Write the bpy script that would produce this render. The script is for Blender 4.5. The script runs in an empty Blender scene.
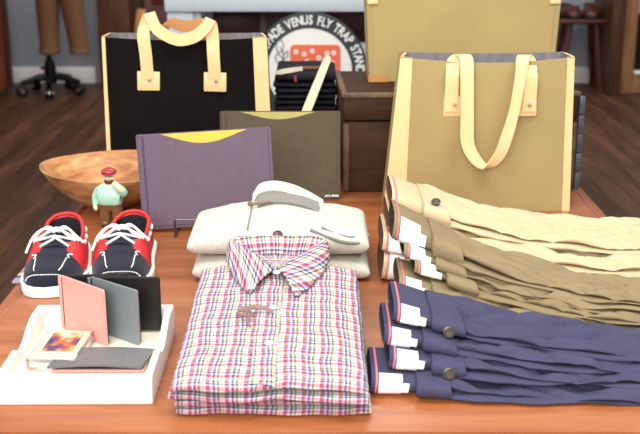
import bpy, bmesh, math, random
from mathutils import Vector, Matrix, noise
R = math.radians
sc = bpy.context.scene
col = sc.collection
PI = math.pi
TZ = 0.75            # table top height

# ------------------------------------------------------------------ materials
def lin(c):
    r = []
    for v in c:
        v /= 255.0
        r.append(v / 12.92 if v <= 0.04045 else ((v + 0.055) / 1.055) ** 2.4)
    return (r[0], r[1], r[2], 1.0)

def newmat(name):
    m = bpy.data.materials.new(name); m.use_nodes = True
    nt = m.node_tree
    return m, nt, nt.nodes['Principled BSDF']

def mat(name, c, rough=0.6, metal=0.0, var=0.08, scale=30.0, bump=0.0, bscale=None, spec=0.5, trans=0.0, alpha=1.0, stretch=None, sheen=0.0):
    m, nt, b = newmat(name)
    b.inputs['Roughness'].default_value = rough
    b.inputs['Metallic'].default_value = metal
    b.inputs['Specular IOR Level'].default_value = spec
    b.inputs['Transmission Weight'].default_value = trans
    b.inputs['Alpha'].default_value = alpha
    if sheen: b.inputs['Sheen Weight'].default_value = sheen
    L = lin(c)
    tc = nt.nodes.new('ShaderNodeTexCoord')
    mp = nt.nodes.new('ShaderNodeMapping')
    nt.links.new(tc.outputs['Object'], mp.inputs['Vector'])
    if stretch: mp.inputs['Scale'].default_value = stretch
    n = nt.nodes.new('ShaderNodeTexNoise'); n.inputs['Scale'].default_value = scale; n.inputs['Detail'].default_value = 4
    nt.links.new(mp.outputs[0], n.inputs['Vector'])
    cr = nt.nodes.new('ShaderNodeValToRGB')
    cr.color_ramp.elements[0].position = 0.3; cr.color_ramp.elements[1].position = 0.7
    cr.color_ramp.elements[0].color = tuple(max(0, v * (1 - var)) for v in L[:3]) + (1,)
    cr.color_ramp.elements[1].color = tuple(min(1, v * (1 + var)) for v in L[:3]) + (1,)
    nt.links.new(n.outputs['Fac'], cr.inputs['Fac'])
    nt.links.new(cr.outputs['Color'], b.inputs['Base Color'])
    if bump:
        n2 = nt.nodes.new('ShaderNodeTexNoise'); n2.inputs['Scale'].default_value = bscale or 400; n2.inputs['Detail'].default_value = 3
        nt.links.new(mp.outputs[0], n2.inputs['Vector'])
        bp = nt.nodes.new('ShaderNodeBump'); bp.inputs['Strength'].default_value = bump; bp.inputs['Distance'].default_value = 0.002
        nt.links.new(n2.outputs['Fac'], bp.inputs['Height']); nt.links.new(bp.outputs[0], b.inputs['Normal'])
    return m

def wood(name, cols, stretch, scale=3.0, rough=0.4, plank=None, spec=0.5, bump=0.05):
    """streaky grain; plank=(axis, width) adds seams and a tone for each board"""
    m, nt, b = newmat(name)
    N = nt.nodes.new; K = nt.links.new
    tc = N('ShaderNodeTexCoord'); mp = N('ShaderNodeMapping'); mp.inputs['Scale'].default_value = stretch
    K(tc.outputs['Object'], mp.inputs['Vector'])
    vec = mp.outputs[0]
    if plank:
        sep = N('ShaderNodeSeparateXYZ'); K(tc.outputs['Object'], sep.inputs[0])
        dv = N('ShaderNodeMath'); dv.operation = 'DIVIDE'; dv.inputs[1].default_value = plank[1]
        K(sep.outputs[plank[0]], dv.inputs[0])
        fl = N('ShaderNodeMath'); fl.operation = 'FLOOR'; K(dv.outputs[0], fl.inputs[0])
        fr = N('ShaderNodeMath'); fr.operation = 'FRACT'; K(dv.outputs[0], fr.inputs[0])
        wn = N('ShaderNodeTexWhiteNoise'); wn.noise_dimensions = '1D'; K(fl.outputs[0], wn.inputs['W'])
        ad = N('ShaderNodeVectorMath'); ad.operation = 'ADD'; K(vec, ad.inputs[0]); 
        sc_ = N('ShaderNodeVectorMath'); sc_.operation = 'SCALE'; sc_.inputs['Scale'].default_value = 7; K(wn.outputs['Color'], sc_.inputs[0])
        K(sc_.outputs[0], ad.inputs[1]); vec = ad.outputs[0]
    n = N('ShaderNodeTexNoise'); n.inputs['Scale'].default_value = scale; n.inputs['Detail'].default_value = 8; n.inputs['Roughness'].default_value = 0.6
    n.inputs['Distortion'].default_value = 0.6
    K(vec, n.inputs['Vector'])
    cr = N('ShaderNodeValToRGB'); e = cr.color_ramp.elements
    e[0].position = 0.28; e[0].color = lin(cols[0]); e[1].position = 0.72; e[1].color = lin(cols[2])
    x = e.new(0.5); x.color = lin(cols[1])
    K(n.outputs['Fac'], cr.inputs['Fac']); out = cr.outputs['Color']
    if plank:
        hs = N('ShaderNodeHueSaturation'); K(out, hs.inputs['Color'])
        mr = N('ShaderNodeMapRange'); mr.inputs['To Min'].default_value = plank[2]; mr.inputs['To Max'].default_value = plank[3]
        K(wn.outputs['Value'], mr.inputs['Value']); K(mr.outputs[0], hs.inputs['Value'])
        seam = N('ShaderNodeMath'); seam.operation = 'LESS_THAN'; seam.inputs[1].default_value = plank[4]; K(fr.outputs[0], seam.inputs[0])
        mx = N('ShaderNodeMixRGB'); mx.inputs[2].default_value = lin(plank[5]); K(seam.outputs[0], mx.inputs[0]); K(hs.outputs[0], mx.inputs[1])
        out = mx.outputs[0]
    K(out, b.inputs['Base Color'])
    b.inputs['Roughness'].default_value = rough; b.inputs['Specular IOR Level'].default_value = spec
    bp = N('ShaderNodeBump'); bp.inputs['Strength'].default_value = bump; bp.inputs['Distance'].default_value = 0.003
    K(n.outputs['Fac'], bp.inputs['Height']); K(bp.outputs[0], b.inputs['Normal'])
    return m

def plaid(name):
    m, nt, b = newmat(name)
    N = nt.nodes.new; K = nt.links.new
    tc = N('ShaderNodeTexCoord'); sep = N('ShaderNodeSeparateXYZ')
    wn = N('ShaderNodeTexNoise'); wn.inputs['Scale'].default_value = 13.0; wn.inputs['Detail'].default_value = 1.0; K(tc.outputs['UV'], wn.inputs['Vector'])
    ws = N('ShaderNodeVectorMath'); ws.operation = 'SCALE'; ws.inputs['Scale'].default_value = 0.012; K(wn.outputs['Color'], ws.inputs[0])
    wa = N('ShaderNodeVectorMath'); wa.operation = 'ADD'; K(tc.outputs['UV'], wa.inputs[0]); K(ws.outputs[0], wa.inputs[1]); K(wa.outputs[0], sep.inputs[0])
    W = (240, 236, 240); Pk = (172, 94, 114); Pu = (80, 74, 120); G = (92, 112, 82); Y = (230, 230, 172); Lp = (212, 182, 202); Lv = (184, 178, 206)
    bands = [(0.0, W), (0.06, Pk), (0.27, Lp), (0.34, W), (0.42, Pu), (0.53, Lv), (0.60, W), (0.66, G), (0.76, Y), (0.83, W), (0.88, Lp), (0.95, W)]
    outs = []
    for ax, per in ((0, 0.0250), (1, 0.0290)):
        d = N('ShaderNodeMath'); d.operation = 'DIVIDE'; d.inputs[1].default_value = per; K(sep.outputs[ax], d.inputs[0])
        f = N('ShaderNodeMath'); f.operation = 'FRACT'; K(d.outputs[0], f.inputs[0])
        cr = N('ShaderNodeValToRGB'); cr.color_ramp.interpolation = 'CONSTANT'
        e = cr.color_ramp.elements
        e[0].position = 0; e[0].color = lin(bands[0][1]); e[1].position = bands[1][0]; e[1].color = lin(bands[1][1])
        for p, c in bands[2:]:
            k = e.new(p); k.color = lin(c)
        K(f.outputs[0], cr.inputs['Fac']); outs.append(cr.outputs['Color'])
    mx = N('ShaderNodeMixRGB'); mx.blend_type = 'MULTIPLY'; mx.inputs[0].default_value = 1.0
    K(outs[0], mx.inputs[1]); K(outs[1], mx.inputs[2])
    av = N('ShaderNodeMixRGB'); av.inputs[0].default_value = 0.5; K(outs[0], av.inputs[1]); K(outs[1], av.inputs[2])
    m2 = N('ShaderNodeMixRGB'); m2.inputs[0].default_value = 0.5; K(mx.outputs[0], m2.inputs[1]); K(av.outputs[0], m2.inputs[2])
    K(m2.outputs[0], b.inputs['Base Color'])
    b.inputs['Roughness'].default_value = 0.85; b.inputs['Specular IOR Level'].default_value = 0.2
    return m

M = {}
M['table'] = wood('honey wood', [(140, 78, 42), (160, 95, 55), (172, 112, 72)], (0.9, 9.0, 9.0), 3.2, 0.30, (1, 0.085, 0.92, 1.06, 0.02, (150, 80, 40)), 0.55, 0.03)
M['tableedge'] = wood('edge wood', [(122, 62, 34), (148, 82, 46), (162, 98, 60)], (9.0, 0.9, 9.0), 3.0, 0.3)
M['floor'] = wood('floor wood', [(48, 29, 18), (74, 48, 32), (102, 70, 50)], (6.0, 0.7, 6.0), 2.0, 0.5, (0, 0.11, 0.75, 1.25, 0.03, (22, 14, 10)), 0.25, 0.08)
M['wall'] = mat('grey wall paint', (138, 144, 152), 0.8, var=0.03, scale=3)
M['base'] = mat('white baseboard paint', (226, 228, 228), 0.5, var=0.02)
M['darkwood'] = wood('dark wood', [(40, 24, 16), (66, 40, 26), (88, 56, 36)], (6, 6, 0.8), 3, 0.45)
M['oak'] = wood('brown wood', [(66, 38, 20), (86, 52, 28), (104, 68, 40)], (7, 7, 0.8), 3, 0.5)
M['redwood'] = wood('red brown wood', [(110, 42, 18), (150, 62, 28), (176, 82, 40)], (7, 7, 0.8), 3, 0.4)
M['mahogany'] = wood('mahogany', [(44, 16, 14), (70, 26, 22), (92, 38, 30)], (0.8, 7, 7), 3, 0.35)
M['blue'] = mat('pale blue paint', (186, 196, 204), 0.5, var=0.03)
M['blackmetal'] = mat('black metal', (20, 21, 24), 0.35, 0.6, var=0.05)
M['wire'] = mat('dark steel wire', (96, 92, 92), 0.35, 0.8, var=0.05)
M['oak2'] = wood('light brown wood', [(112, 74, 46), (140, 98, 64), (160, 118, 80)], (7, 7, 0.8), 3, 0.5)
M['chrome'] = mat('chrome', (200, 202, 205), 0.2, 1.0, var=0.02)
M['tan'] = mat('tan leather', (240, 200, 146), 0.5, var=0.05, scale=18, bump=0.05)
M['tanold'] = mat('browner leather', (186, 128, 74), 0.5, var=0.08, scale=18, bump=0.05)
M['blackcanvas'] = mat('black canvas', (22, 19, 20), 0.9, var=0.15, scale=14, bump=0.3, bscale=700, spec=0.05)
M['olivecanvas'] = mat('olive canvas', (165, 146, 100), 0.9, var=0.05, scale=9, bump=0.25, bscale=700, spec=0.2)
M['olivecanvas2'] = mat('olive canvas light', (168, 149, 100), 0.9, var=0.05, scale=9, bump=0.25, bscale=700, spec=0.2)
M['lining'] = mat('grey striped lining', (124, 122, 124), 0.9, var=0.25, scale=60, stretch=(1, 1, 0.05))
M['purple'] = mat('purple felt', (106, 92, 106), 0.95, var=0.05, scale=60, bump=0.3, bscale=900, spec=0.15)
M['purpledark'] = mat('purple stitching', (74, 62, 86), 0.9, var=0.05)
M['yellow'] = mat('yellow board', (228, 176, 62), 0.7, var=0.03)
M['slate'] = mat('dark olive felt', (90, 83, 67), 0.95, var=0.06, scale=60, bump=0.3, bscale=900, spec=0.15)
M['lime'] = mat('olive green board', (166, 158, 92), 0.8, var=0.04)
M['trunk'] = wood('old trunk wood', [(40, 25, 15), (58, 37, 23), (78, 52, 34)], (1.0, 6, 7), 4, 0.7, None, 0.2)
M['trunktrim'] = wood('worn trunk edge', [(62, 46, 32), (92, 70, 48), (124, 98, 70)], (5, 5, 5), 6, 0.6)
M['trunkmetal'] = mat('worn blue grey metal', (84, 88, 100), 0.5, 0.4, var=0.3, scale=40)
M['jeans'] = mat('black denim', (26, 25, 32), 0.9, var=0.2, scale=50, bump=0.2, bscale=800, spec=0.2)
M['rust'] = mat('rust brown patch', (112, 60, 42), 0.7, var=0.1)
M['cream'] = mat('cream horn', (228, 214, 178), 0.4, var=0.05)
M['creamtape'] = mat('cream tape', (196, 190, 168), 0.8, var=0.05)
M['bowl'] = wood('bowl wood', [(134, 80, 46), (184, 130, 84), (220, 176, 126)], (4, 4, 14), 3, 0.3)
M['mint'] = mat('mint glaze', (164, 206, 184), 0.35, var=0.1, scale=90)
M['ceramic'] = mat('cream glaze', (232, 216, 186), 0.35, var=0.06, scale=60)
M['figbrown'] = mat('brown glaze', (120, 84, 54), 0.4, var=0.2, scale=80)
M['figred'] = mat('red glaze', (160, 50, 56), 0.3, var=0.08, scale=80)
M['figdark'] = mat('dark brown glaze', (84, 52, 40), 0.4, var=0.1)
M['navysuede'] = mat('navy suede', (27, 29, 45), 0.95, var=0.25, scale=60, bump=0.3, bscale=900, spec=0.2, sheen=0.2)
M['redleather'] = mat('red leather', (194, 38, 42), 0.5, var=0.06, scale=50, bump=0.08)
M['whiterubber'] = mat('white rubber', (240, 240, 238), 0.5, var=0.01)
M['lace'] = mat('white lace', (244, 243, 240), 0.8, var=0.02)
M['insole'] = mat('dark insole', (30, 28, 34), 0.9, var=0.1)
M['tray'] = mat('white tray', (236, 234, 231), 0.45, var=0.01)
M['trayfloor'] = mat('cream tray floor', (240, 234, 214), 0.5, var=0.01)
M['pink'] = mat('pink leather', (236, 160, 150), 0.5, var=0.04, scale=200, bump=0.3, bscale=500)
M['greyl'] = mat('slate grey leather', (120, 128, 132), 0.42, var=0.06, scale=12)
M['blackl'] = mat('black leather', (24, 22, 23), 0.4, var=0.1, scale=60, bump=0.1)
M['darkl'] = mat('dark textured leather', (104, 104, 107), 0.45, var=0.1, scale=160, bump=0.4, bscale=420)
M['clear'] = mat('clear plastic', (250, 250, 250), 0.05, var=0.0, trans=0.9)
M['cardcream'] = mat('cream card', (236, 218, 176), 0.6, var=0.02)
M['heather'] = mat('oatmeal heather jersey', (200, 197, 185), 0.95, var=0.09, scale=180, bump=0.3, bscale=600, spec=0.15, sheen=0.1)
M['heatherin_shade'] = mat('grey jersey inside and fold shade', (128, 126, 122), 0.95, var=0.06, scale=120)  # hood lining and seam; also the painted shade of the fold lines
M['maroon'] = mat('maroon button', (74, 22, 26), 0.3, var=0.05)
M['cord'] = mat('brown cord', (128, 100, 78), 0.8, var=0.15, scale=200)
M['plaid'] = plaid('plaid cotton')
M['whitebtn'] = mat('white button', (248, 247, 244), 0.3, var=0.01)
M['bow'] = mat('taupe ribbon', (134, 104, 104), 0.7, var=0.1, scale=150)
M['khaki'] = mat('khaki twill', (198, 180, 146), 0.9, var=0.05, scale=24, bump=0.2, bscale=900, spec=0.2)
M['olive'] = mat('olive twill', (136, 121, 92), 0.9, var=0.07, scale=24, bump=0.2, bscale=900, spec=0.2)
M['navy'] = mat('navy twill', (67, 66, 91), 0.9, var=0.08, scale=24, bump=0.2, bscale=900, spec=0.2)
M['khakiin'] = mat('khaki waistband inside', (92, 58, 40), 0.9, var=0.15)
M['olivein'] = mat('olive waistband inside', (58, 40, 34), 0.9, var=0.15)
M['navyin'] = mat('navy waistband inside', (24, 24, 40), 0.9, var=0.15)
M['pipe'] = mat('pink piping', (224, 116, 128), 0.8, var=0.05)
M['paper'] = mat('white paper tag', (247, 246, 246), 0.7, var=0.01)
M['btndark'] = mat('dark horn button', (70, 66, 60), 0.3, var=0.2, scale=200)
M['signdark'] = mat('dark slate ink', (46, 52, 60), 0.6, var=0.03)
M['signwhite'] = mat('sign white', (232, 234, 230), 0.6, var=0.01)
M['signorange'] = mat('sign orange', (226, 104, 74), 0.6, var=0.02)
M['signgrey'] = mat('sign grey line', (120, 128, 128), 0.6, var=0.02)
M['brownpants'] = mat('brown cotton', (104, 72, 48), 0.9, var=0.08, scale=12)
M['brownshoe'] = mat('brown polished leather', (70, 30, 16), 0.25, var=0.2, scale=20)
M['glass'] = mat('dark glass', (10, 12, 16), 0.08, var=0.02)
M['skyblue'] = mat('blue grey reflection', (120, 138, 156), 0.6, var=0.1, scale=12)  # painted tone of the pale reflection in the door glass
def art_mat():
    m, nt, b = newmat('blurred picture print')
    N = nt.nodes.new; K = nt.links.new
    tc = N('ShaderNodeTexCoord'); n = N('ShaderNodeTexNoise'); n.inputs['Scale'].default_value = 42; n.inputs['Detail'].default_value = 2
    K(tc.outputs['Object'], n.inputs['Vector'])
    cr = N('ShaderNodeValToRGB'); e = cr.color_ramp.elements
    e[0].position = 0.30; e[0].color = lin((30, 22, 30)); e[1].position = 0.72; e[1].color = lin((250, 232, 200))
    for p, c in ((0.40, (70, 60, 110)), (0.48, (150, 70, 60)), (0.56, (222, 120, 70)), (0.64, (236, 170, 120))):
        x = e.new(p); x.color = lin(c)
    K(n.outputs['Fac'], cr.inputs['Fac']); K(cr.outputs[0], b.inputs['Base Color']); b.inputs['Roughness'].default_value = 0.3
    return m
M['art'] = art_mat()
def stripe_mat():
    m, nt, b = newmat('striped ribbon')
    N = nt.nodes.new; K = nt.links.new
    tc = N('ShaderNodeTexCoord'); s = N('ShaderNodeSeparateXYZ'); K(tc.outputs['UV'], s.inputs[0])
    d = N('ShaderNodeMath'); d.operation = 'DIVIDE'; d.inputs[1].default_value = 0.06; K(s.outputs[0], d.inputs[0])
    f = N('ShaderNodeMath'); f.operation = 'FRACT'; K(d.outputs[0], f.inputs[0])
    cr = N('ShaderNodeValToRGB'); e = cr.color_ramp.elements; cr.color_ramp.interpolation = 'CONSTANT'
    e[0].position = 0; e[0].color = lin((150, 150, 170)); e[1].position = 0.35; e[1].color = lin((70, 76, 120))
    for p, c in ((0.55, (214, 196, 170)), (0.75, (190, 110, 70))):
        x = e.new(p); x.color = lin(c)
    K(f.outputs[0], cr.inputs['Fac']); K(cr.outputs[0], b.inputs['Base Color']); b.inputs['Roughness'].default_value = 0.8
    return m
M['stripe'] = stripe_mat()

# ------------------------------------------------------------------ mesh builder
def nz(x, y=0.0, z=0.0):
    return noise.noise(Vector((x, y, z)))

def cr_interp(P, n):
    """Catmull-Rom through the vectors in P, n steps a span"""
    out = []
    P = [Vector(p) for p in P]
    for i in range(len(P) - 1):
        p0 = P[max(i - 1, 0)]; p1 = P[i]; p2 = P[i + 1]; p3 = P[min(i + 2, len(P) - 1)]
        for k in range(n):
            t = k / n
            out.append(0.5 * ((2 * p1) + (p2 - p0) * t + (2 * p0 - 5 * p1 + 4 * p2 - p3) * t * t + (3 * p1 - p0 - 3 * p2 + p3) * t ** 3))
    out.append(P[-1].copy())
    return out

class MB:
    def __init__(s): s.v = []; s.f = []; s.uv = []; s.mi = []
    def quad(s, idx, uv=None, mi=0):
        s.f.append(tuple(idx)); s.uv.append(uv or [(0, 0)] * len(idx)); s.mi.append(mi)
    def grid(s, fn, nu, nv, cu=False, cv=False, mi=0, mif=None, uvf=None):
        """fn(i,j) -> point for i<nu, j<nv"""
        b = len(s.v)
        for i in range(nu):
            for j in range(nv): s.v.append(tuple(fn(i, j)))
        uvf = uvf or (lambda i, j: (i / max(1, nu - 1), j / max(1, nv - 1)))
        for i in range(nu if cu else nu - 1):
            for j in range(nv if cv else nv - 1):
                i2 = (i + 1) % nu; j2 = (j + 1) % nv
                s.quad((b + i * nv + j, b + i2 * nv + j, b + i2 * nv + j2, b + i * nv + j2),
                       [uvf(i, j), uvf(i + 1, j), uvf(i + 1, j + 1), uvf(i, j + 1)], mif(i, j) if mif else mi)
        return b
    def poly(s, pts, mi=0):
        b = len(s.v); s.v += [tuple(p) for p in pts]; s.quad(range(b, b + len(pts)), None, mi)
    def box(s, c, d, rot=None, mi=0, bev=0.0):
        hx, hy, hz = d[0] / 2, d[1] / 2, d[2] / 2
        bm = bmesh.new(); bmesh.ops.create_cube(bm, size=1.0)
        for v in bm.verts: v.co = Vector((v.co.x * d[0], v.co.y * d[1], v.co.z * d[2]))
        if bev > 0: bmesh.ops.bevel(bm, geom=bm.edges[:], offset=min(bev, hx * .9, hy * .9, hz * .9), segments=2, profile=0.5, affect='EDGES')
        s.bm(bm, (rot if rot else Matrix.Identity(3)), Vector(c), mi)
        bm.free()
    def bm(s, bm, rot, c, mi=0):
        b = len(s.v); bm.verts.index_update()
        for v in bm.verts: s.v.append(tuple(rot @ v.co + c))
        for f in bm.faces: s.quad([b + v.index for v in f.verts], [(v.co.x, v.co.y) for v in f.verts], mi)
    def tube(s, pts, r, n=8, mi=0, cap=True, steps=0, flat=1.0):
        P = cr_interp(pts, steps) if steps else [Vector(p) for p in pts]
        m = len(P)
        rr = r if callable(r) else (lambda t: r)
        up = Vector((0, 0, 1)); prev = None; fr = []
        for i in range(m):
            t = (P[min(i + 1, m - 1)] - P[max(i - 1, 0)]).normalized()
            if prev is None:
                a = t.cross(up)
                if a.length < 1e-3: a = t.cross(Vector((1, 0, 0)))
            else:
                a = prev - t * prev.dot(t)
            a.normalize(); prev = a; fr.append((a, t.cross(a)))
        def fn(i, j):
            th = 2 * PI * j / n; q = rr(i / max(1, m - 1))
            return P[i] + fr[i][0] * math.cos(th) * q + fr[i][1] * math.sin(th) * q * flat
        b = s.grid(fn, m, n, cv=True, mi=mi)
        if cap:
            s.quad([b + j for j in range(n)][::-1], None, mi); s.quad([b + (m - 1) * n + j for j in range(n)], None, mi)
    def ribbon(s, pts, wid, t, steps=6, mi=0):
        """pts centre line, wid = full width vectors for each point, t thickness"""
        P = cr_interp(pts, steps); W = cr_interp(wid, steps); m = len(P)
        L = [0.0]
        for i in range(1, m): L.append(L[-1] + (P[i] - P[i - 1]).length)
        def fn(i, j):
            T = (P[min(i + 1, m - 1)] - P[max(i - 1, 0)]); nrm = T.cross(W[i])
            nrm = nrm.normalized() if nrm.length > 1e-9 else Vector((0, -1, 0))
            return P[i] + W[i] * 0.5 * (-1 if j in (0, 3) else 1) + nrm * t * 0.5 * (-1 if j < 2 else 1)
        b = s.grid(fn, m, 4, cv=True, mi=mi, uvf=lambda i, j: (L[min(i, m - 1)], j * 0.01))
        s.quad([b, b + 1, b + 2, b + 3], None, mi); e = b + (m - 1) * 4; s.quad([e + 3, e + 2, e + 1, e], None, mi)
    def lathe(s, prof, n=32, c=(0, 0, 0), mi=0, ax='z', rot=None):
        def fn(i, j):
            th = 2 * PI * j / n; r, h = prof[i]
            p = Vector((r * math.cos(th), r * math.sin(th), h))
            if ax == 'y': p = Vector((p.x, p.z, p.y))
            if ax == 'x': p = Vector((p.z, p.x, p.y))
            if rot: p = rot @ p
            return Vector(c) + p
        s.grid(fn, len(prof), n, cv=True, mi=mi)
    def prism(s, poly, t, f=None, mi=0, mib=None):
        """2D polygon (a,b) extruded t; f maps (a,b,h) to a point"""
        f = f or (lambda a, b, h: (a, h, b)); n = len(poly); b = len(s.v)
        for h in (0, t):
            for a, c in poly: s.v.append(tuple(f(a, c, h)))
        s.quad(range(b, b + n), [(a, c) for a, c in poly], mi); s.quad(range(b + 2 * n - 1, b + n - 1, -1), [(a, c) for a, c in poly[::-1]], mi if mib is None else mib)
        for i in range(n):
            k = (i + 1) % n; s.quad((b + i, b + n + i, b + n + k, b + k), None, mi)
    def build(s, name, mats, parent=None, smooth=True, angle=40, loc=None, recalc=True, mw=0.0):
        me = bpy.data.meshes.new(name)
        me.from_pydata(s.v, [], s.f)
        ul = me.uv_layers.new(name='UVMap'); k = 0
        flat = []
        for u in s.uv:
            for q in u: flat += [q[0], q[1]]
        ul.data.foreach_set('uv', flat)
        me.polygons.foreach_set('material_index', s.mi)
        mats = mats if isinstance(mats, (list, tuple)) else [mats]
        for m in mats: me.materials.append(m)
        bm = bmesh.new(); bm.from_mesh(me)
        bmesh.ops.remove_doubles(bm, verts=bm.verts[:], dist=1e-5)
        if recalc: bmesh.ops.recalc_face_normals(bm, faces=bm.faces[:])
        bm.to_mesh(me); bm.free()
        me.polygons.foreach_set('use_smooth', [smooth] * len(me.polygons))
        if smooth: me.set_sharp_from_angle(angle=R(angle))
        me.update()
        o = bpy.data.objects.new(name, me); col.objects.link(o)
        if loc: o.location = loc
        if parent: o.parent = parent
        return o

def tag(o, label=None, cat=None, group=None, kind=None):
    if label: o['label'] = label
    if cat: o['category'] = cat
    if group: o['group'] = group
    if kind: o['kind'] = kind
    return o
def thing(name, label, cat, loc=(0, 0, 0), rz=0.0, group=None, rx=0.0, ry=0.0):
    o = bpy.data.objects.new(name, None); col.objects.link(o); o.empty_display_size = 0.05
    o.location = loc; o.rotation_euler = (rx, ry, rz)
    return tag(o, label, cat, group)
def kids(o): return [c for c in bpy.data.objects if c.parent == o]
def dup(o, parent=None):
    c = o.copy(); col.objects.link(c); c.parent = parent
    for k in kids(o): dup(k, c)
    return c
def struct(mb, name, m, **k): return tag(mb.build(name, m, **k), kind='structure')
def sup(c, p):  return math.copysign(abs(c) ** p, c)

def pillow(mb, x0, x1, yf, yb, top, bot, nx=60, ny=40, py=4.0, px=6.0, mi=0, endx=(True, True)):
    """a folded cloth slab: top(x,y), bot(x,y) heights, rounded on its edges. yf, yb functions of x."""
    X = []
    for i in range(nx):
        a = i / (nx - 1); X.append(0.5 - 0.5 * math.cos(PI * a) * (1.0 if True else 1))
    S = [0.5 - 0.5 * math.cos(PI * j / (ny - 1)) for j in range(ny)]
    def fac(q, p): return max(0.0, 1 - abs(2 * q - 1) ** p) ** (1.0 / 2.2)
    ring = [(j, 1) for j in range(ny)] + [(j, -1) for j in range(ny - 2, 0, -1)]
    n = len(ring)
    arc = []
    def fn(i, k):
        j, sd = ring[k]; a = X[i]; x = x0 + (x1 - x0) * a; f0 = yf(x); f1 = yb(x)
        s = S[j]; y = f0 + (f1 - f0) * s
        g = 1.0
        if (a < 0.5 and endx[0]) or (a > 0.5 and endx[1]): g = fac(a, 30.0)
        f = fac(s, py * 3) * g
        t = top(x, y); b = bot(x, y); m = (t + b) / 2; h = (t - b) / 2
        return (x, y, m + sd * h * f)
    L0 = yb(0.5 * (x0 + x1)) - yf(0.5 * (x0 + x1))
    th = abs(top(0.5 * (x0 + x1), yf(0.5 * (x0 + x1)) + L0 / 2) - bot(0.5 * (x0 + x1), yf(0.5 * (x0 + x1)) + L0 / 2))
    def uvf(i, k):
        i = min(i, nx - 1); x = x0 + (x1 - x0) * X[i]
        kk = k if k < n else k
        if kk < ny: v = S[kk] * L0 + th * 0.25 * (fac(S[kk], py * 3) - 1) * (1 if S[kk] < .5 else -1)
        elif kk < n: j = ring[kk][0]; v = -(S[j] * L0) - th * 0.25 * (fac(S[j], py * 3) + 1) * (1 if S[j] < .5 else -1) + (2 * 0 if S[j] < .5 else 0)
        else: v = -th * .25
        return (x, v)
    b = mb.grid(fn, nx, n, cv=True, mi=mi, uvf=uvf)
    for i, rev in ((0, False), (nx - 1, True)):
        idx = [b + i * n + k for k in range(n)]
        mb.quad(idx[::-1] if not rev else idx, None, mi)

# ================================================================== the room
mb = MB(); mb.box((0, 4.5, -0.02), (12, 14, 0.04)); struct(mb, 'floor', M['floor'], smooth=False)
mb = MB(); mb.box((-2.45, 8.45, 1.4), (1.77, 0.1, 2.8)); mb.box((2.1, 8.45, 1.4), (4.2, 0.1, 2.8)); struct(mb, 'wall_back', M['wall'], smooth=False)
mb = MB(); mb.box((-0.78, 8.6, 1.4), (1.58, 0.08, 2.8)); struct(mb, 'wall_recess', M['darkwood'], smooth=False)
mb = MB(); mb.box((-2.55, 8.39, 0.065), (1.5, 0.025, 0.13), bev=0.006); struct(mb, 'baseboard_left', M['base'])
mb = MB(); mb.box((1.12, 8.39, 0.065), (2.2, 0.025, 0.13), bev=0.006); struct(mb, 'baseboard_right', M['base'])
mb = MB(); mb.box((-1.61, 8.35, 1.4), (0.25, 0.14, 2.8), bev=0.008); struct(mb, 'trim_1', M['oak'])
mb = MB(); mb.box((2.205, 8.2, 1.4), (0.10, 0.75, 2.8), bev=0.006); struct(mb, 'trim_2', M['darkwood'])

# glazed wooden door on the right
d = tag(thing('door_1', None, None, (2.24, 7.95, 0)), kind='structure')
mb = MB(); mb.box((0.065, 0, 1.05), (0.13, 0.07, 2.1), bev=0.006); mb.box((0.9, 0, 0.075), (1.54, 0.068, 0.15), bev=0.006); mb.box((0.9, 0, 2.03), (1.54, 0.068, 0.14), bev=0.006); mb.box((1.735, 0, 1.05), (0.13, 0.07, 2.1), bev=0.006)
mb.build('door_frame', M['oak2'], d)
mb = MB(); mb.box((0.9, -0.035, 0.163), (1.54, 0.05, 0.024), bev=0.004); mb.build('door_sill', M['base'], d)
mb = MB(); mb.box((0.9, 0.012, 1.05), (1.54, 0.01, 1.8)); mb.build('glass_pane', M['glass'], d)
mb = MB(); mb.box((0.9, -0.008, 1.28), (1.54, 0.006, 1.36)); mb.build('glass_reflection', M['skyblue'], d)  # pale sheet painted in as the reflection on the upper glass

# wardrobe at the far left
w = thing('wooden_wardrobe', 'red-brown wooden wardrobe side at the far left edge of the shop', 'wardrobe', (-2.66, 6.6, 0))
mb = MB(); mb.box((0, 0, 1.06), (0.56, 2.86, 2.04), bev=0.01); mb.build('carcass', M['redwood'], w)
mb = MB(); mb.box((0.0, 0, 0.02), (0.54, 2.8, 0.04), bev=0.003); mb.build('plinth', M['darkwood'], w)
mb = MB(); mb.box((0.292, 1.4, 1.05), (0.025, 0.06, 2.02), bev=0.004); mb.build('corner_post', M['darkwood'], w)

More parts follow.
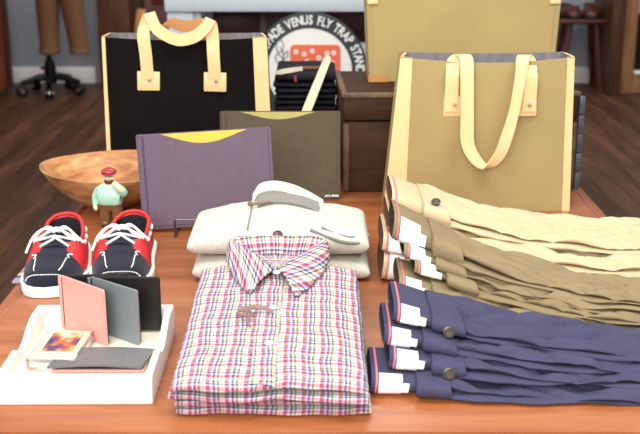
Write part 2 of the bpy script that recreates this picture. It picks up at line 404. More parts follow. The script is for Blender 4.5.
# mannequin stand on castors
st = thing('mannequin_stand', 'black metal stand on star base with castors under the hanging brown trousers', 'stand', (-2.03, 7.88, 0))
mb = MB(); mb.tube([(0, 0, 0.10), (0, 0, 0.30), (0, 0, 0.98)], 0.022, 12); mb.build('post', M['blackmetal'], st)
mb = MB(); mb.tube([(0, 0, 0.09), (0, 0, 0.22)], 0.045, 14); mb.tube([(0, 0, 0.22), (0, 0, 0.26)], 0.036, 14); mb.build('collar', M['blackmetal'], st)
mb = MB(); mb.tube([(-0.02, 0, 0.2), (-0.07, -0.01, 0.2)], 0.012, 8); mb.build('knob', M['blackmetal'], st)
for k in range(5):
    a = R(-152 + 72 * k)
    ca, sa = math.cos(a), math.sin(a)
    mb = MB(); mb.tube([(0.03 * ca, 0.03 * sa, 0.135), (0.12 * ca, 0.12 * sa, 0.125), (0.225 * ca, 0.225 * sa, 0.10)], lambda t: 0.026 - 0.006 * t, 10, steps=4)
    leg = mb.build('base_arm', M['blackmetal'], st)
    mb = MB(); c = (0.22 * ca, 0.22 * sa, 0.045)
    for s_ in (-1, 1):
        off = (c[0] - sa * 0.017 * s_, c[1] + ca * 0.017 * s_, c[2])
        rt = Matrix.Rotation(a, 3, 'Z')
        mb.lathe([(0.0, -0.011), (0.036, -0.011), (0.043, -0.006), (0.043, 0.006), (0.036, 0.011), (0.0, 0.011)], 18, off, 0, 'y', rt)
    mb.build('castor', M['blackmetal'], leg)
    mb = MB(); mb.lathe([(0.0, -0.031), (0.018, -0.031), (0.018, 0.031), (0.0, 0.031)], 14, c, 0, 'y', Matrix.Rotation(a, 3, 'Z')); mb.build('castor_hub', M['chrome'], leg)

# brown trousers hung on the stand
tr = MB()
def leg_rings(xc0, xc1, yc):
    st_ = [(0.315, 0.064, 0.07), (0.34, 0.072, 0.075), (0.355, 0.07, 0.072), (0.5, 0.076, 0.08), (0.75, 0.09, 0.10), (0.95, 0.125, 0.135)]
    def fn(i, j):
        z, a, b = st_[i]; t = (z - 0.315) / 0.635; th = 2 * PI * j / 24
        w_ = 1 + 0.05 * nz(math.cos(th) * 2 + xc0 * 9, math.sin(th) * 2, z * 7)
        return (xc0 + (xc1 - xc0) * t + a * w_ * math.cos(th), yc + b * w_ * math.sin(th), z)
    tr.grid(fn, len(st_), 24, cv=True)
    def cuff(i, j):
        th = 2 * PI * j / 24; rr = (0.075, 0.079, 0.079, 0.073)[i]; z = (0.355, 0.35, 0.318, 0.312)[i]
        return (xc0 + rr * 0.98 * math.cos(th), yc + rr * math.sin(th), z)
    tr.grid(cuff, 4, 24, cv=True)
leg_rings(-2.015, -2.0, 7.85); leg_rings(-1.79, -1.85, 7.85)
hp = [(0.88, 0.19, 0.12), (0.98, 0.205, 0.13), (1.10, 0.19, 0.125), (1.2, 0.175, 0.115), (1.2, 0.02, 0.02)]
tr.grid(lambda i, j: (-1.925 + hp[i][1] * math.cos(2 * PI * j / 32), 7.85 + hp[i][2] * math.sin(2 * PI * j / 32), hp[i][0]), 5, 32, cv=True)
tag(tr.build('trousers', M['brownpants']), 'brown cotton trousers with turned cuffs hanging on the black castor stand', 'trousers')

# wooden stool with brown shoes
sl = thing('wooden_stool', 'dark red-brown wooden stool with splayed legs carrying brown shoes', 'stool', (1.96, 8.12, 0))
mb = MB(); mb.box((0, 0, 0.535), (0.50, 0.34, 0.035), bev=0.012); mb.build('seat', M['mahogany'], sl)
for sx, sy in ((-1, -1), (1, -1), (-1, 1), (1, 1)):
    mb = MB(); mb.tube([(sx * 0.10 + 0.03, sy * 0.09, 0.52), (sx * 0.155 + 0.035, sy * 0.14, 0.0)], lambda t: 0.026 - 0.009 * t, 12); mb.build('leg', M['mahogany'], sl)

# low bench with a leather bag in the recess
bn = thing('wooden_bench', 'low dark wooden bench at the back beside the brown post', 'bench', (-1.27, 8.1, 0))
mb = MB(); mb.box((0, 0, 0.335), (0.42, 0.42, 0.04), bev=0.006); mb.build('seat', M['darkwood'], bn)
for sx, sy in ((-1, -1), (1, -1), (-1, 1), (1, 1)):
    mb = MB(); mb.box((sx * 0.18, sy * 0.18, 0.16), (0.04, 0.04, 0.32), bev=0.004); mb.build('leg', M['darkwood'], bn)
lb = thing('leather_bag', 'tan brown leather bag on the low bench at the back', 'bag', (-1.27, 8.1, 0.357))
mb = MB()
mb.grid(lambda i, j: ((0.15 - 0.03 * (i / 8) ** 2) * sup(math.cos(2 * PI * j / 32), 0.5), (0.08 - 0.05 * (i / 8)) * sup(math.sin(2 * PI * j / 32), 0.5), 0.26 * i / 8), 9, 32, cv=True)
mb.box((0, 0, 0.006), (0.29, 0.15, 0.012), bev=0.004)
mb.build('body', M['tanold'], lb)
mb = MB(); mb.ribbon([(-0.07, 0, 0.23), (-0.075, -0.03, 0.36), (0, -0.04, 0.42), (0.075, -0.03, 0.36), (0.07, 0, 0.23)], [(0.02, 0, 0), (0.02, 0, 0), (0, 0, 0.02), (-0.02, 0, 0), (-0.02, 0, 0)], 0.004); mb.build('handle', M['blackl'], lb)

# pale blue counter and the drawer chest behind
ct = thing('display_counter', 'pale blue painted counter frame behind the round sign', 'counter', (0.10, 4.24, 0))
mb = MB(); mb.box((0, 0, 1.04), (1.36, 0.54, 0.06), bev=0.006); mb.build('top', M['blue'], ct)
for sx in (-1, 1):
    for sy in (-1, 1):
        mb = MB(); mb.box((sx * 0.625, sy * 0.2, 0.505), (0.10, 0.10, 1.01), bev=0.006); mb.box((sx * (0.625 - 0.062), sy * 0.2, 0.505), (0.03, 0.06, 1.01), bev=0.004); mb.build('leg', M['blue'], ct)
mb = MB(); mb.box((0, -0.19, 0.835), (1.15, 0.05, 0.10), bev=0.005); mb.build('rail', M['blue'], ct)
mb = MB(); mb.box((0, 0.0, 0.30), (1.15, 0.36, 0.03), bev=0.004); mb.build('shelf', M['blue'], ct)
ch = thing('chest_of_drawers', 'dark mahogany chest of drawers behind the pale blue counter', 'chest of drawers', (0.0, 4.78, 0))
mb = MB(); mb.box((0, 0, 0.6), (1.5, 0.42, 1.2), bev=0.008); mb.build('body', M['mahogany'], ch)
for cx in (-0.49, 0, 0.49):
    for k in range(6):
        mb = MB(); mb.box((cx, -0.218, 0.14 + 0.185 * k), (0.46, 0.02, 0.165), bev=0.006); dr = mb.build('drawer', M['mahogany'], ch)
        for kx in (-0.03, 0.03):
            mb = MB(); mb.lathe([(0.0, -0.028), (0.010, -0.026), (0.013, -0.018), (0.006, -0.006), (0.006, 0)], 12, (cx + kx, -0.228, 0.14 + 0.185 * k), 0, 'y'); mb.build('knob', M['tanold'], dr)

# round sign
SG = (-0.039, 3.90, 0.80)
sg = thing('round_sign', 'round white sign with dark lettered rim, orange box drawing, behind the dark jeans', 'sign', SG)
mb = MB(); mb.lathe([(0, 0.03), (0.213, 0.03), (0.215, 0.026), (0.215, 0.004), (0.213, 0), (0.158, 0), (0.158, 0.03)], 72, (0, 0, 0), 0, 'y'); mb.build('rim', M['signdark'], sg)
mb = MB(); mb.lathe([(0, 0.0), (0.158, 0.0), (0.158, 0.02), (0, 0.02)], 72, (0, 0.001, 0), 0, 'y'); face = mb.build('face', M['signwhite'], sg)
def text_mesh(mb, s, size, place, bold=0.0, depth=0.001, sx=1.0):
    cu = bpy.data.curves.new('t', 'FONT'); cu.body = s; cu.size = size; cu.extrude = depth / 2; cu.offset = bold; cu.align_x = 'CENTER'; cu.align_y = 'CENTER'; cu.resolution_u = 4
    o = bpy.data.objects.new('t', cu); col.objects.link(o)
    dg = bpy.context.evaluated_depsgraph_get(); me = o.evaluated_get(dg).to_mesh(); b = len(mb.v)
    for v in me.vertices: mb.v.append(tuple(place(v.co.x * sx, v.co.y, v.co.z)))
    for p in me.polygons: mb.quad([b + i for i in p.vertices])
    o.evaluated_get(dg).to_mesh_clear(); bpy.data.objects.remove(o); bpy.data.curves.remove(cu)
mb = MB(); TXT = 'SPADE VENUS FLY TRAP STAND'
adv = {' ': 0.62, 'I': 0.5, 'L': 0.86, 'F': 0.86, 'Y': 0.95, 'E': 0.9, 'S': 0.96, 'P': 0.94, 'T': 0.95}
tot = [adv.get(c, 1.06) for c in TXT]; pos = []; a = 0
for t in tot: pos.append(a + t / 2); a += t
a0 = pos[10]; k = 80 / (pos[24] - a0)
for c, p in zip(TXT, pos):
    if c == ' ': continue
    an = R((p - a0) * k + 1.5)
    def place(x, y, z, an=an):
        rr = 0.187 + y; 
        return (rr * math.sin(an) + x * math.cos(an), -0.0015 - z, rr * math.cos(an) - x * math.sin(an))
    text_mesh(mb, c, 0.046, place, 0.0013, 0.001, 0.72)
mb.build('lettering', M['signwhite'], sg, smooth=False)
mb = MB()
def rrect(x0, z0, x1, z1, r, n=6):
    P = []
    for cx, cz, s in ((x1 - r, z1 - r, 0), (x0 + r, z1 - r, 90), (x0 + r, z0 + r, 180), (x1 - r, z0 + r, 270)):
        for i in range(n + 1): P.append((cx + r * math.cos(R(s + 90 * i / n)), cz + r * math.sin(R(s + 90 * i / n))))
    return P
mb.prism(rrect(-0.072, -0.03, 0.115, 0.098, 0.018), 0.003, lambda a, b, h: (a, -0.003 + h, b))
ob = mb.build('box_drawing', M['signorange'], face)
for i, (dx, dz) in enumerate([(-0.05, 0.072), (-0.02, 0.064), (0.01, 0.075), (0.065, 0.066), (0.09, 0.068), (-0.045, 0.03), (-0.01, 0.036), (0.035, 0.05), (0.04, 0.012), (0.085, 0.03)]):
    mb = MB(); mb.lathe([(0.004, 0), (0.009, 0), (0.009, 0.003), (0.004, 0.003)], 14, (dx, -0.0055, dz), 0, 'y'); mb.build('dot', M['signwhite'], ob)
mb = MB()
for P in ([(-0.098, 0.0, 0.02), (-0.096, 0, 0.06), (-0.108, 0, 0.09)], [(-0.118, 0, 0.07), (-0.122, 0, 0.10), (-0.108, 0, 0.115), (-0.096, 0, 0.10), (-0.10, 0, 0.075), (-0.118, 0, 0.07)], [(-0.10, 0, 0.05), (-0.085, 0, 0.075), (-0.08, 0, 0.06), (-0.098, 0, 0.04)], [(-0.128, 0, 0.05), (-0.118, 0, 0.065), (-0.10, 0, 0.045), (-0.115, 0, 0.03), (-0.128, 0, 0.05)]):
    mb.tube([(a, -0.001, c) for a, b_, c in P], 0.0022, 6, steps=5)
mb.build('plant_drawing', M['signgrey'], face)

# ================================================================== display table
TX0, TX1, TY0, TY1 = -0.548, 0.628, 1.198, 2.90
tb = thing('display_table', 'orange-brown wooden display table under all the clothes, bags and shoes', 'table', (0.04, 2.05, 0))
def tl(x, y, z): return (x - 0.04, y - 2.05, z)
mb = MB(); mb.box(tl(0.04, (TY0 + TY1) / 2, TZ - 0.0175), (TX1 - TX0 - 0.05, TY1 - TY0 - 0.05, 0.035), bev=0.001); mb.build('tabletop', M['table'], tb)
for x in (TX0 + 0.0125, TX1 - 0.0125):
    mb = MB(); mb.box(tl(x, (TY0 + TY1) / 2, TZ - 0.0185), (0.0252, TY1 - TY0, 0.036), bev=0.006); mb.build('edge_band', M['tableedge'], tb)
for y in (TY0 + 0.0125, TY1 - 0.0125):
    mb = MB(); mb.box(tl(0.04, y, TZ - 0.0185), (TX1 - TX0 - 0.05, 0.0252, 0.036), bev=0.006); mb.build('edge_band', M['table'], tb)
mb = MB()
for x in (TX0 + 0.09, TX1 - 0.09): mb.box(tl(x, (TY0 + TY1) / 2, 0.67), (0.022, TY1 - TY0 - 0.16, 0.09))
for y in (TY0 + 0.09, TY1 - 0.09): mb.box(tl(0.04, y, 0.67), (TX1 - TX0 - 0.16, 0.022, 0.09))
mb.build('apron', M['tableedge'], tb, smooth=False)
for x in (TX0 + 0.10, TX1 - 0.10):
    for y in (TY0 + 0.10, TY1 - 0.10):
        mb = MB(); mb.box(tl(x, y, 0.357), (0.07, 0.07, 0.714), bev=0.005); mb.build('leg', M['tableedge'], tb)

# ================================================================== tote bags
def bag_parts(root, w0, w1, d0, d1, h, canvas, strip, strip_w,  sag=0.012, strip_front=True, leather=None, skew=0.0):
    """open-topped bag: width w0 at the bottom, w1 at the rim; front at y=0"""
    leather = leather or M['tan']
    def S(u, z):
        t = z / h; w = w0 + (w1 - w0) * t; d = d0 + (d1 - d0) * t; a = w / 2; r = 0.010
        # perimeter, u 0..4 : front, right, back, left
        seg = int(u) % 4; q = u - int(u)
        bulge = 0.010 * math.sin(PI * t)
        if seg == 0: x = -a + w * q; y = -0.004 * math.sin(PI * q) * math.sin(PI * t) + 0.009 * nz(x * 5.5, z * 5.5, w0 * 9) * math.sin(PI * min(1, q * 1.0)) ** 0.5; edge = min(q, 1 - q) * w
        elif seg == 1: x = a - 0.25 * d * math.sin(PI * q) * t * 0.55; y = d * q; edge = min(q, 1 - q) * d
        elif seg == 2: x = a - w * q; y = d + 0.004 * math.sin(PI * q); edge = min(q, 1 - q) * w
        else: x = -a + 0.25 * d * math.sin(PI * q) * t * 0.55; y = d * (1 - q); edge = min(q, 1 - q) * d
        zz = z
        if seg in (0, 2): zz -= (sag if seg == 0 else sag * 0.3) * math.sin(PI * q) * t ** 4
        else: zz += 0.004 * math.sin(PI * q) * t ** 4
        return Vector((x + skew * t, y, zz))
    ns = [24, 8, 24, 8]
    U = []
    for s_ in range(4):
        for k in range(ns[s_]): U.append(s_ + k / ns[s_])
    nzv = 18
    mb = MB(); mb.grid(lambda i, j: S(U[i], h * j / (nzv - 1)), len(U), nzv, cu=True)
    mb.poly([S(u, 0) for u in U][::-1])
    mb.build('body', canvas, root, angle=50)
    mb = MB()
    def inner(i, j):
        p = S(U[i], h * j / 7); c = S(0.5, h * j / 7) * 0.5 + S(2.5, h * j / 7) * 0.5; dv = Vector((c.x - p.x, c.y - p.y, 0)); 
        dv = Vector((math.copysign(min(abs(dv.x), 0.003), dv.x), math.copysign(min(abs(dv.y), 0.003), dv.y), 0.0 if j else 0.006))
        return p + dv
    b = mb.grid(inner, len(U), 8, cu=True)
    mb.grid(lambda i, j: (S(U[i], h) if j == 0 else inner(i, 7)), len(U), 2, cu=True)
    mb.build('lining', M['lining'], root, angle=50, recalc=False)
    if strip_front:
        for sd in (0, 1):
            wl = strip_w[sd] if isinstance(strip_w, tuple) else (strip_w, strip_w)
            n = 7
            def ucol(i, j):
                wz = (wl[0] + (wl[1] - wl[0]) * j / 17) / w0
                return ([3.62, 3.715, 3.81, 3.905, 4.0, 4.0 + wz * .5, 4.0 + wz] if sd == 0 else [0.9999 - wz, 1 - wz * .5, 0.99999, 1.095, 1.19, 1.285, 1.38])[i]
            mb = MB()
            def off(i, j, e):
                u = ucol(i, j); p = S(u % 4.0, h * j / 17)
                front = (u % 4.0) < 1.0
                o = Vector((0, -e, 0)) if front else Vector(((e if sd else -e), 0, 0))
                if i in ((3, 4) if sd == 0 else (2, 3)): o = Vector(((e if sd else -e), -e, 0))
                return p + o
            mb.grid(lambda i, j: off(i, j, 0.0022), n, 18)
            mb.grid(lambda i, j: off(i, 17, 0.0022) + Vector((0, 0, 0.0015)) if j else off(i, 17, -0.003) + Vector((0, 0, 0.0015)), n, 2)
            mb.grid(lambda i, j: off(0 if True else 0, i, 0.0022 if j else 0.0), 18, 2); mb.grid(lambda i, j: off(n - 1, i, 0.0022 if j else 0.0), 18, 2)
            mb.build('leather_edge_strip', leather, root, recalc=False)
    return S

def patch(root, cx, cz, w, h, y, tilt=0.0, m=None):
    mb = MB(); rt = Matrix.Rotation(tilt, 3, 'Y'); mb.box((cx, y, cz), (w, 0.005, h), rt, bev=0.002); o = mb.build('handle_patch', m or M['tan'], root)
    mb = MB(); mb.lathe([(0, -0.0045), (0.003, -0.004), (0.0045, -0.001), (0.0045, 0)], 14, (cx + 0.003, y - 0.008, cz + 0.004), 0, 'y'); mb.build('rivet', M['chrome'], o)

# front olive tote
t1 = thing('tote_bag', 'olive canvas tote with tan leather edges and long looped handles, standing before the trunk', 'tote bag', (0.347, 2.235, TZ))
S1 = bag_parts(t1, 0.408, 0.366, 0.10, 0.085, 0.340, M['olivecanvas'], True, ((0.046, 0.026), (0.015, 0.015)), skew=0.009)
# handle: patch, up over the rim, then hanging loop in front
def X(px): return (px - 320) / 1050 * 2.27 - 0.347
for (x, dx) in ((X(452), 0), (X(526), 0)):
    patch(t1, x, 0.236, 0.040, 0.044, -0.006, 0.02 if x < 0 else -0.04)
def loop_handle(root, xl, xr, ztop, zpatch, zloop, y0, wdt, xl2, xr2, m):
    mb = MB(); W = (wdt, 0, 0)
    pts = [(xl, y0 - 0.002, zpatch - 0.01), (xl, y0 - 0.006, zpatch + 0.06), (xl + 0.001, y0 - 0.002, ztop - 0.03), (xl + 0.004, y0 + 0.012, ztop - 0.003), (xl2 - 0.012, y0 + 0.014, ztop + 0.008), (xl2 - 0.002, y0 - 0.004, ztop + 0.002),
           (xl2, y0 - 0.014, ztop - 0.04), (xl2 + 0.003, y0 - 0.018, ztop - 0.12), (xl2 + 0.006, y0 - 0.02, ztop - 0.175), (xl2 + 0.022, y0 - 0.024, zloop + 0.022), ((xl2 + xr2) / 2 - 0.010, y0 - 0.027, zloop + 0.002), (xr2 - 0.042, y0 - 0.025, zloop + 0.026),
           (xr2 - 0.026, y0 - 0.022, zloop + 0.068), (xr2 - 0.011, y0 - 0.018, zloop + 0.13), (xr2 - 0.001, y0 - 0.012, ztop - 0.03), (xr2 + 0.003, y0 - 0.004, ztop + 0.0), (xr2 + 0.010, y0 + 0.013, ztop + 0.007), (xr - 0.002, y0 + 0.013, ztop - 0.003), (xr, y0 - 0.002, ztop - 0.03), (xr + 0.001, y0 - 0.006, zpatch + 0.06), (xr + 0.001, y0 - 0.002, zpatch - 0.01)]
    w2 = wdt * 1.0
    wid = [W, W, W, W, W, W, W, W, (w2, 0, 0.004), (w2 * 0.75, 0.008, 0.018), (0.004, 0.012, w2 * 0.62), (-w2 * 0.72, 0.008, 0.016), (-w2 * 0.9, 0, 0.004), (-wdt * 0.8, 0, 0), (-wdt * 0.85, 0, 0), (-wdt, 0, 0), (-wdt, 0, 0), (-wdt, 0, 0), (-wdt, 0, 0), (-wdt, 0, 0), (-wdt, 0, 0)]
    wid = [Vector(q) for q in wid]
    # keep the width turning the same way round the loop
    for i in range(11, len(wid)): wid[i] = Vector((abs(wid[i].x), wid[i].y, -wid[i].z)) 
    wid[10] = Vector((0.020, 0.012, 0.0)); wid[9] = Vector((w2 * 0.8, 0.008, 0.010)); wid[11] = Vector((w2 * 0.8, 0.008, -0.010)); wid[8] = Vector((w2, 0, 0.003))
    mb.ribbon(pts, wid, 0.0035, 7); return mb.build('handle', m, root)
loop_handle(t1, X(450), X(527), 0.336, 0.235, 0.105, -0.008, 0.028, X(464), X(517), M['tan'])

# trunk
trk = thing('storage_chest', 'dark old wooden trunk carrying the upper olive tote', 'chest', (0.055, 2.385, TZ), R(2.2))
TW, TD, TH = 0.548, 0.335, 0.235
mb = MB(); mb.box((TW / 2, TD / 2, TH * 0.36), (TW, TD, TH * 0.72), bev=0.005); mb.build('body', M['trunk'], trk)
mb = MB(); mb.box((TW / 2, TD / 2, TH * 0.865), (TW + 0.004, TD + 0.004, TH * 0.27), bev=0.006); mb.build('lid', M['trunk'], trk)
for x in (0.006, TW - 0.006):
    for y in (0.005, TD - 0.005):
        mb = MB(); mb.box((x, y, TH * 0.355), (0.014, 0.014, TH * 0.69), bev=0.003); mb.build('corner_post', M['trunktrim'], trk)
mb = MB(); mb.box((TW / 2, 0.002, TH - 0.004), (TW, 0.014, 0.012), bev=0.003); mb.box((0.002, TD / 2, TH - 0.004), (0.014, TD, 0.012), bev=0.003); mb.build('lid_edge', M['trunktrim'], trk)
for k in range(5):
    mb = MB(); mb.box((TW + 0.004, -0.003, 0.025 + 0.045 * k), (0.014, 0.012, 0.0435), bev=0.003); mb.build('corner_plate', M['trunkmetal'], trk)
mb = MB(); mb.box((TW * 0.4, -0.006, TH * 0.70), (0.05, 0.008, 0.06), bev=0.002); mb.build('latch', M['trunkmetal'], trk)

# upper tote, on the trunk
t2 = thing('tote_bag', 'large olive canvas tote standing on the dark trunk, cut by the top of the frame', 'tote bag', (0.343, 2.545, TZ + TH + 0.002), R(1.0))
S2 = bag_parts(t2, 0.446, 0.478, 0.13, 0.12, 0.34, M['olivecanvas2'], False, 0.02, strip_front=False)
mb = MB()
def cornerloop(i, j):
    u = [3.5, 3.7, 3.85, 3.99, 0.0, 0.05, 0.1][i]; p = S2(u, 0.018 * j / 3); return p + Vector((-0.002 if u > 3 or u == 0 else 0, -0.002 if u < 3 else 0, -0.001))
mb.grid(cornerloop, 7, 4); mb.build('leather_corner', M['tanold'], t2, recalc=False)
for sd in (-1, 1):
    mb = MB(); q = S2(0.03 if sd < 0 else 0.97, 0.183); mb.box((q.x, -0.004, 0.196), (0.026, 0.006, 0.020), bev=0.002); mb.build('leather_tab', M['tan'], t2)
for sd in (-1, 1):
    mb = MB(); us = [0.975, 0.9999] if sd > 0 else [0.0, 0.025]
    mb.grid(lambda i, j: S2(us[i], 0.34 * j / 15) + Vector((0, -0.0018, 0)), 2, 16); mb.build('seam_tape', M['olivecanvas'], t2, recalc=False)

# black tote
t3 = thing('tote_bag', 'black canvas tote with tan leather handles and edge strips, behind the two folios', 'tote bag', (-0.318, 2.50, TZ))
S3 = bag_parts(t3, 0.402, 0.386, 0.09, 0.085, 0.350, M['blackcanvas'], True, ((0.008, 0.006), (0.034, 0.032)), sag=0.008, skew=-0.003)
def X3(px): return (px - 320) / 1050 * 2.505 + 0.318
def Z3(py):   # height above the table on the plane of the front panel
    a = 16.8 + math.degrees(math.atan((py - 217) / 1050)); return 1.41 - 2.48 * math.tan(R(a)) - TZ
for x, y in ((148.5, 82), (215, 83)):
    patch(t3, X3(x), Z3(y), 0.054, 0.046, -0.006, 0.03)
yy = -0.008
pts = [(X3(148), yy, Z3(80)), (X3(147.5), yy - 0.006, Z3(55)), (X3(146), yy - 0.006, Z3(36)), (X3(148), yy + 0.004, Z3(25)), (X3(152), yy + 0.0, Z3(14)), (X3(156), yy - 0.014, Z3(20)), (X3(162), yy - 0.02, Z3(30)), (X3(180), yy - 0.024, Z3(39)), (X3(197), yy - 0.022, Z3(36)), (X3(208), yy - 0.016, Z3(27)), (X3(213), yy - 0.006, Z3(20)),
       (X3(214), yy - 0.004, Z3(34)), (X3(214.5), yy - 0.007, Z3(55)), (X3(215), yy, Z3(80))]
w = 0.029
wid = [(w, 0, 0), (w, 0, 0), (w, 0, 0), (w * .9, 0, -0.004), (w * .9, 0, 0.006), (w * .8, 0, .012), (w * .6, 0, w * .72), (w * .12, 0, w * .95), (-w * .35, 0, w * .9), (-w * .6, 0, w * .65), (-w * .75, 0, 0.010), (-w, 0, 0.0), (-w, 0, 0), (-w, 0, 0)]
mb = MB(); mb.ribbon(pts, wid, 0.0035, 7); mb.build('handle', M['tan'], t3)
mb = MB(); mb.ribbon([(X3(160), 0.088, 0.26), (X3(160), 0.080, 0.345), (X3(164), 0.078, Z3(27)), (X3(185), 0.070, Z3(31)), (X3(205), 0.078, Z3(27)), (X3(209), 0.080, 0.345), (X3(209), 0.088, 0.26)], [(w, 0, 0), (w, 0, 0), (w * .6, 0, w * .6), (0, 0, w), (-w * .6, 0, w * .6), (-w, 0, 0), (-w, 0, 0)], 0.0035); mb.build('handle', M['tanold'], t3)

# ================================================================== folios
def folio(name, label, W, Hh, T, notch, loc, rz, lean, roll, mcover, minner, mstitch):
    r = thing(name, label, 'folio', loc, rz, rx=lean, ry=roll)
    n0, n1, dep = notch
    top = []
    for k in range(25):
        t = k / 24; x = n1 + (n0 - n1) * t; top.append((x, Hh - dep * math.sin(PI * t) ** 1.3))
    poly = [(0.004, 0), (W - 0.004, 0), (W, 0.004), (W, Hh - 0.003), (W - 0.003, Hh)] + top + [(0.003, Hh), (0, Hh - 0.003), (0, 0.004)]
    mb = MB(); mb.prism(poly, 0.004); mb.build('front_cover', mcover, r)
    back = [(0.004, 0), (W - 0.004, 0), (W, 0.004), (W, Hh - 0.003), (W - 0.003, Hh), (0.003, Hh), (0, Hh - 0.003), (0, 0.004)]
    mb = MB(); mb.prism(back, 0.004, lambda a, b, h: (a, T - 0.004 + h, b)); mb.build('back_cover', mcover, r)
    mb = MB(); mb.box((0.003, T / 2, Hh / 2), (0.006, T, Hh), bev=0.002); mb.build('spine', mcover, r)
    mb = MB(); mb.box((W / 2 + 0.002, T / 2, Hh / 2 - 0.001), (W - 0.010, T - 0.0085, Hh - 0.002), bev=0.001); mb.build('inner_sleeve', minner, r)
    mb = MB()
    for x in (0.012, 0.0145):
        mb.tube([(x, -0.0004, 0.004), (x, -0.0004, Hh - 0.004)], 0.0007, 5)
    mb.tube([(0.015, -0.0004, 0.006), (W - 0.006, -0.0004, 0.006), (W - 0.006, -0.0004, Hh - 0.004)], 0.0006, 5)
    mb.build('stitching', mstitch, r)
    return r
f1 = folio('document_folio', 'purple felt folio with yellow inside showing at its scooped top, on a wire stand', 0.276, 0.196, 0.016, (0.042, 0.235, 0.024), (-0.366, 2.075, TZ + 0.006), R(2.5), R(-9), R(-3.0), M['purple'], M['yellow'], M['purpledark'])
f2 = folio('document_folio', 'dark olive folio with green inside, standing behind the purple one', 0.272, 0.203, 0.016, (0.038, 0.225, 0.018), (-0.226, 2.315, TZ + 0.001), R(0.5), R(-7), R(0), M['slate'], M['lime'], M['slate'])
mb = MB(); mb.box((0.253, -0.0008, 0.010), (0.034, 0.0012, 0.010)); lbl = mb.build('woven_label', M['blackl'], f2, smooth=False)
tag(lbl, 'small dark woven label with white letters')
mb = MB(); text_mesh(mb, 'JACK SPADE', 0.0068, lambda x, y, z: (0.253 + x, -0.0022 - z, 0.010 + y), 0.0003, 0.0006, 0.86); mb.build('lettering', M['paper'], lbl, smooth=False)
# wire stand
ws = thing('wire_stand', 'small bent wire stand holding up the purple folio', 'stand', (-0.295, 2.07, TZ))
mb = MB()
for dx in (0.0, 0.13):
    mb.tube([(dx, -0.03, 0.003), (dx, -0.030, 0.030), (dx, -0.030, 0.036), (dx + (0.005 if dx < 0.1 else -0.005), -0.030, 0.0385)], 0.0022, 8, steps=4)
    mb.tube([(dx, -0.03, 0.003), (dx, 0.09, 0.003)], 0.0022, 8)
    mb.tube([(dx, 0.09, 0.003), (dx + 0.0, 0.075, 0.03), (dx, 0.082, 0.13)], 0.0022, 8, steps=5)
mb.tube([(0.004, -0.030, 0.0385), (0.126, -0.030, 0.0385)], 0.0022, 8)
mb.tube([(0, 0.082, 0.13), (0.13, 0.082, 0.13)], 0.0022, 8)
mb.build('frame', M['wire'], ws)

# ================================================================== dark jeans stack and shoehorn
def jeans_layer(z0, z1, seed, top=False):
    dx = 0.006 * nz(seed * 3.1, 1.3); dy = 0.006 * nz(seed * 2.3, 7.7)
    mb = MB()
    pillow(mb, -0.116 + dx, 0.040 + dx * 0.4, lambda x: 2.640 + dy + 0.004 * nz(x * 14, seed), lambda x: 2.87 + dy,
           lambda x, y: z1 - 0.0006 + (0.0015 if not top else 0.005) * nz(x * 14, y * 9, seed) , lambda x, y: z0 + 0.0004, 36, 30, 3.0)
    return mb
zb = [TZ + 0.001]
for k in range(5): zb.append(zb[-1] + 0.0255)
for k in range(6): zb.append(zb[-1] + 0.0148)
zb.append(zb[-1] + 0.026)
ordn = ['bottom', 'second from bottom', 'third from bottom', 'fourth from bottom', 'fifth from bottom', 'seventh from top', 'sixth from top', 'fifth from top', 'fourth from top', 'third from top', 'second from top', 'topmost']
for k in range(12):
    topm = k == 11
    o = jeans_layer(zb[k], zb[k + 1], k + 1.0, topm).build('folded_jeans', M['jeans'])
    tag(o, 'folded black jeans %s in the dark stack between black tote and trunk' % ordn[k], 'jeans', 'folded black jeans')
    if topm:
        zt = zb[12]
        mb = MB(); mb.ribbon([(-0.112, 2.650, zt - 0.004), (-0.085, 2.655, zt + 0.002), (-0.045, 2.68, zt + 0.003)], [(0, 0.006, 0.012)] * 3, 0.002); q = mb.build('cream_waist_tape', M['creamtape'], o)
        mb = MB(); mb.ribbon([(-0.062, 2.637, zt - 0.006), (-0.062, 2.637, zt - 0.018), (-0.0615, 2.637, zt - 0.023)], [(0.007, 0, 0)] * 3, 0.002); mb.build('belt_loop', M['rust'], o)
        mb = MB(); mb.box((-0.02, 2.70, zt + 0.003), (0.055, 0.03, 0.004), bev=0.001); mb.build('leather_patch', M['rust'], o)
        mb = MB(); mb.lathe([(0, 0.004), (0.006, 0.003), (0.007, 0)], 12, (0.012, 2.68, zt + 0.001)); mb.build('button', M['chrome'], o)
sh_ = MB()
def horn(i, j):
    t = (i / 14 * 0.955 if i < 15 else 0.955 + 0.045 * (i - 14) / 9) ; th = 2 * PI * j / 16
    c = Vector((-0.098, 2.540, TZ + 0.002)).lerp(Vector((0.022, 2.632, TZ + 0.287)), t)
    ww = 0.0095 + 0.002 * math.sin(PI * min(1, t * 1.1)); ww *= (1 - max(0, (t - 0.955) / 0.045) ** 2) ** 0.5 if t < 1 else 0.02
    a = Vector((0.92, 0, -0.39)); n_ = Vector((0, -1, 0.32)).normalized()
    return c + a * ww * math.cos(th) + n_ * (0.0022 * math.sin(th) + 0.003 * (math.cos(th) ** 2))
b = sh_.grid(horn, 24, 16, cv=True); sh_.quad([b + j for j in range(16)])
tag(sh_.build('shoehorn', M['cream']), 'long cream shoehorn leaning against the stack of dark jeans', 'shoehorn')

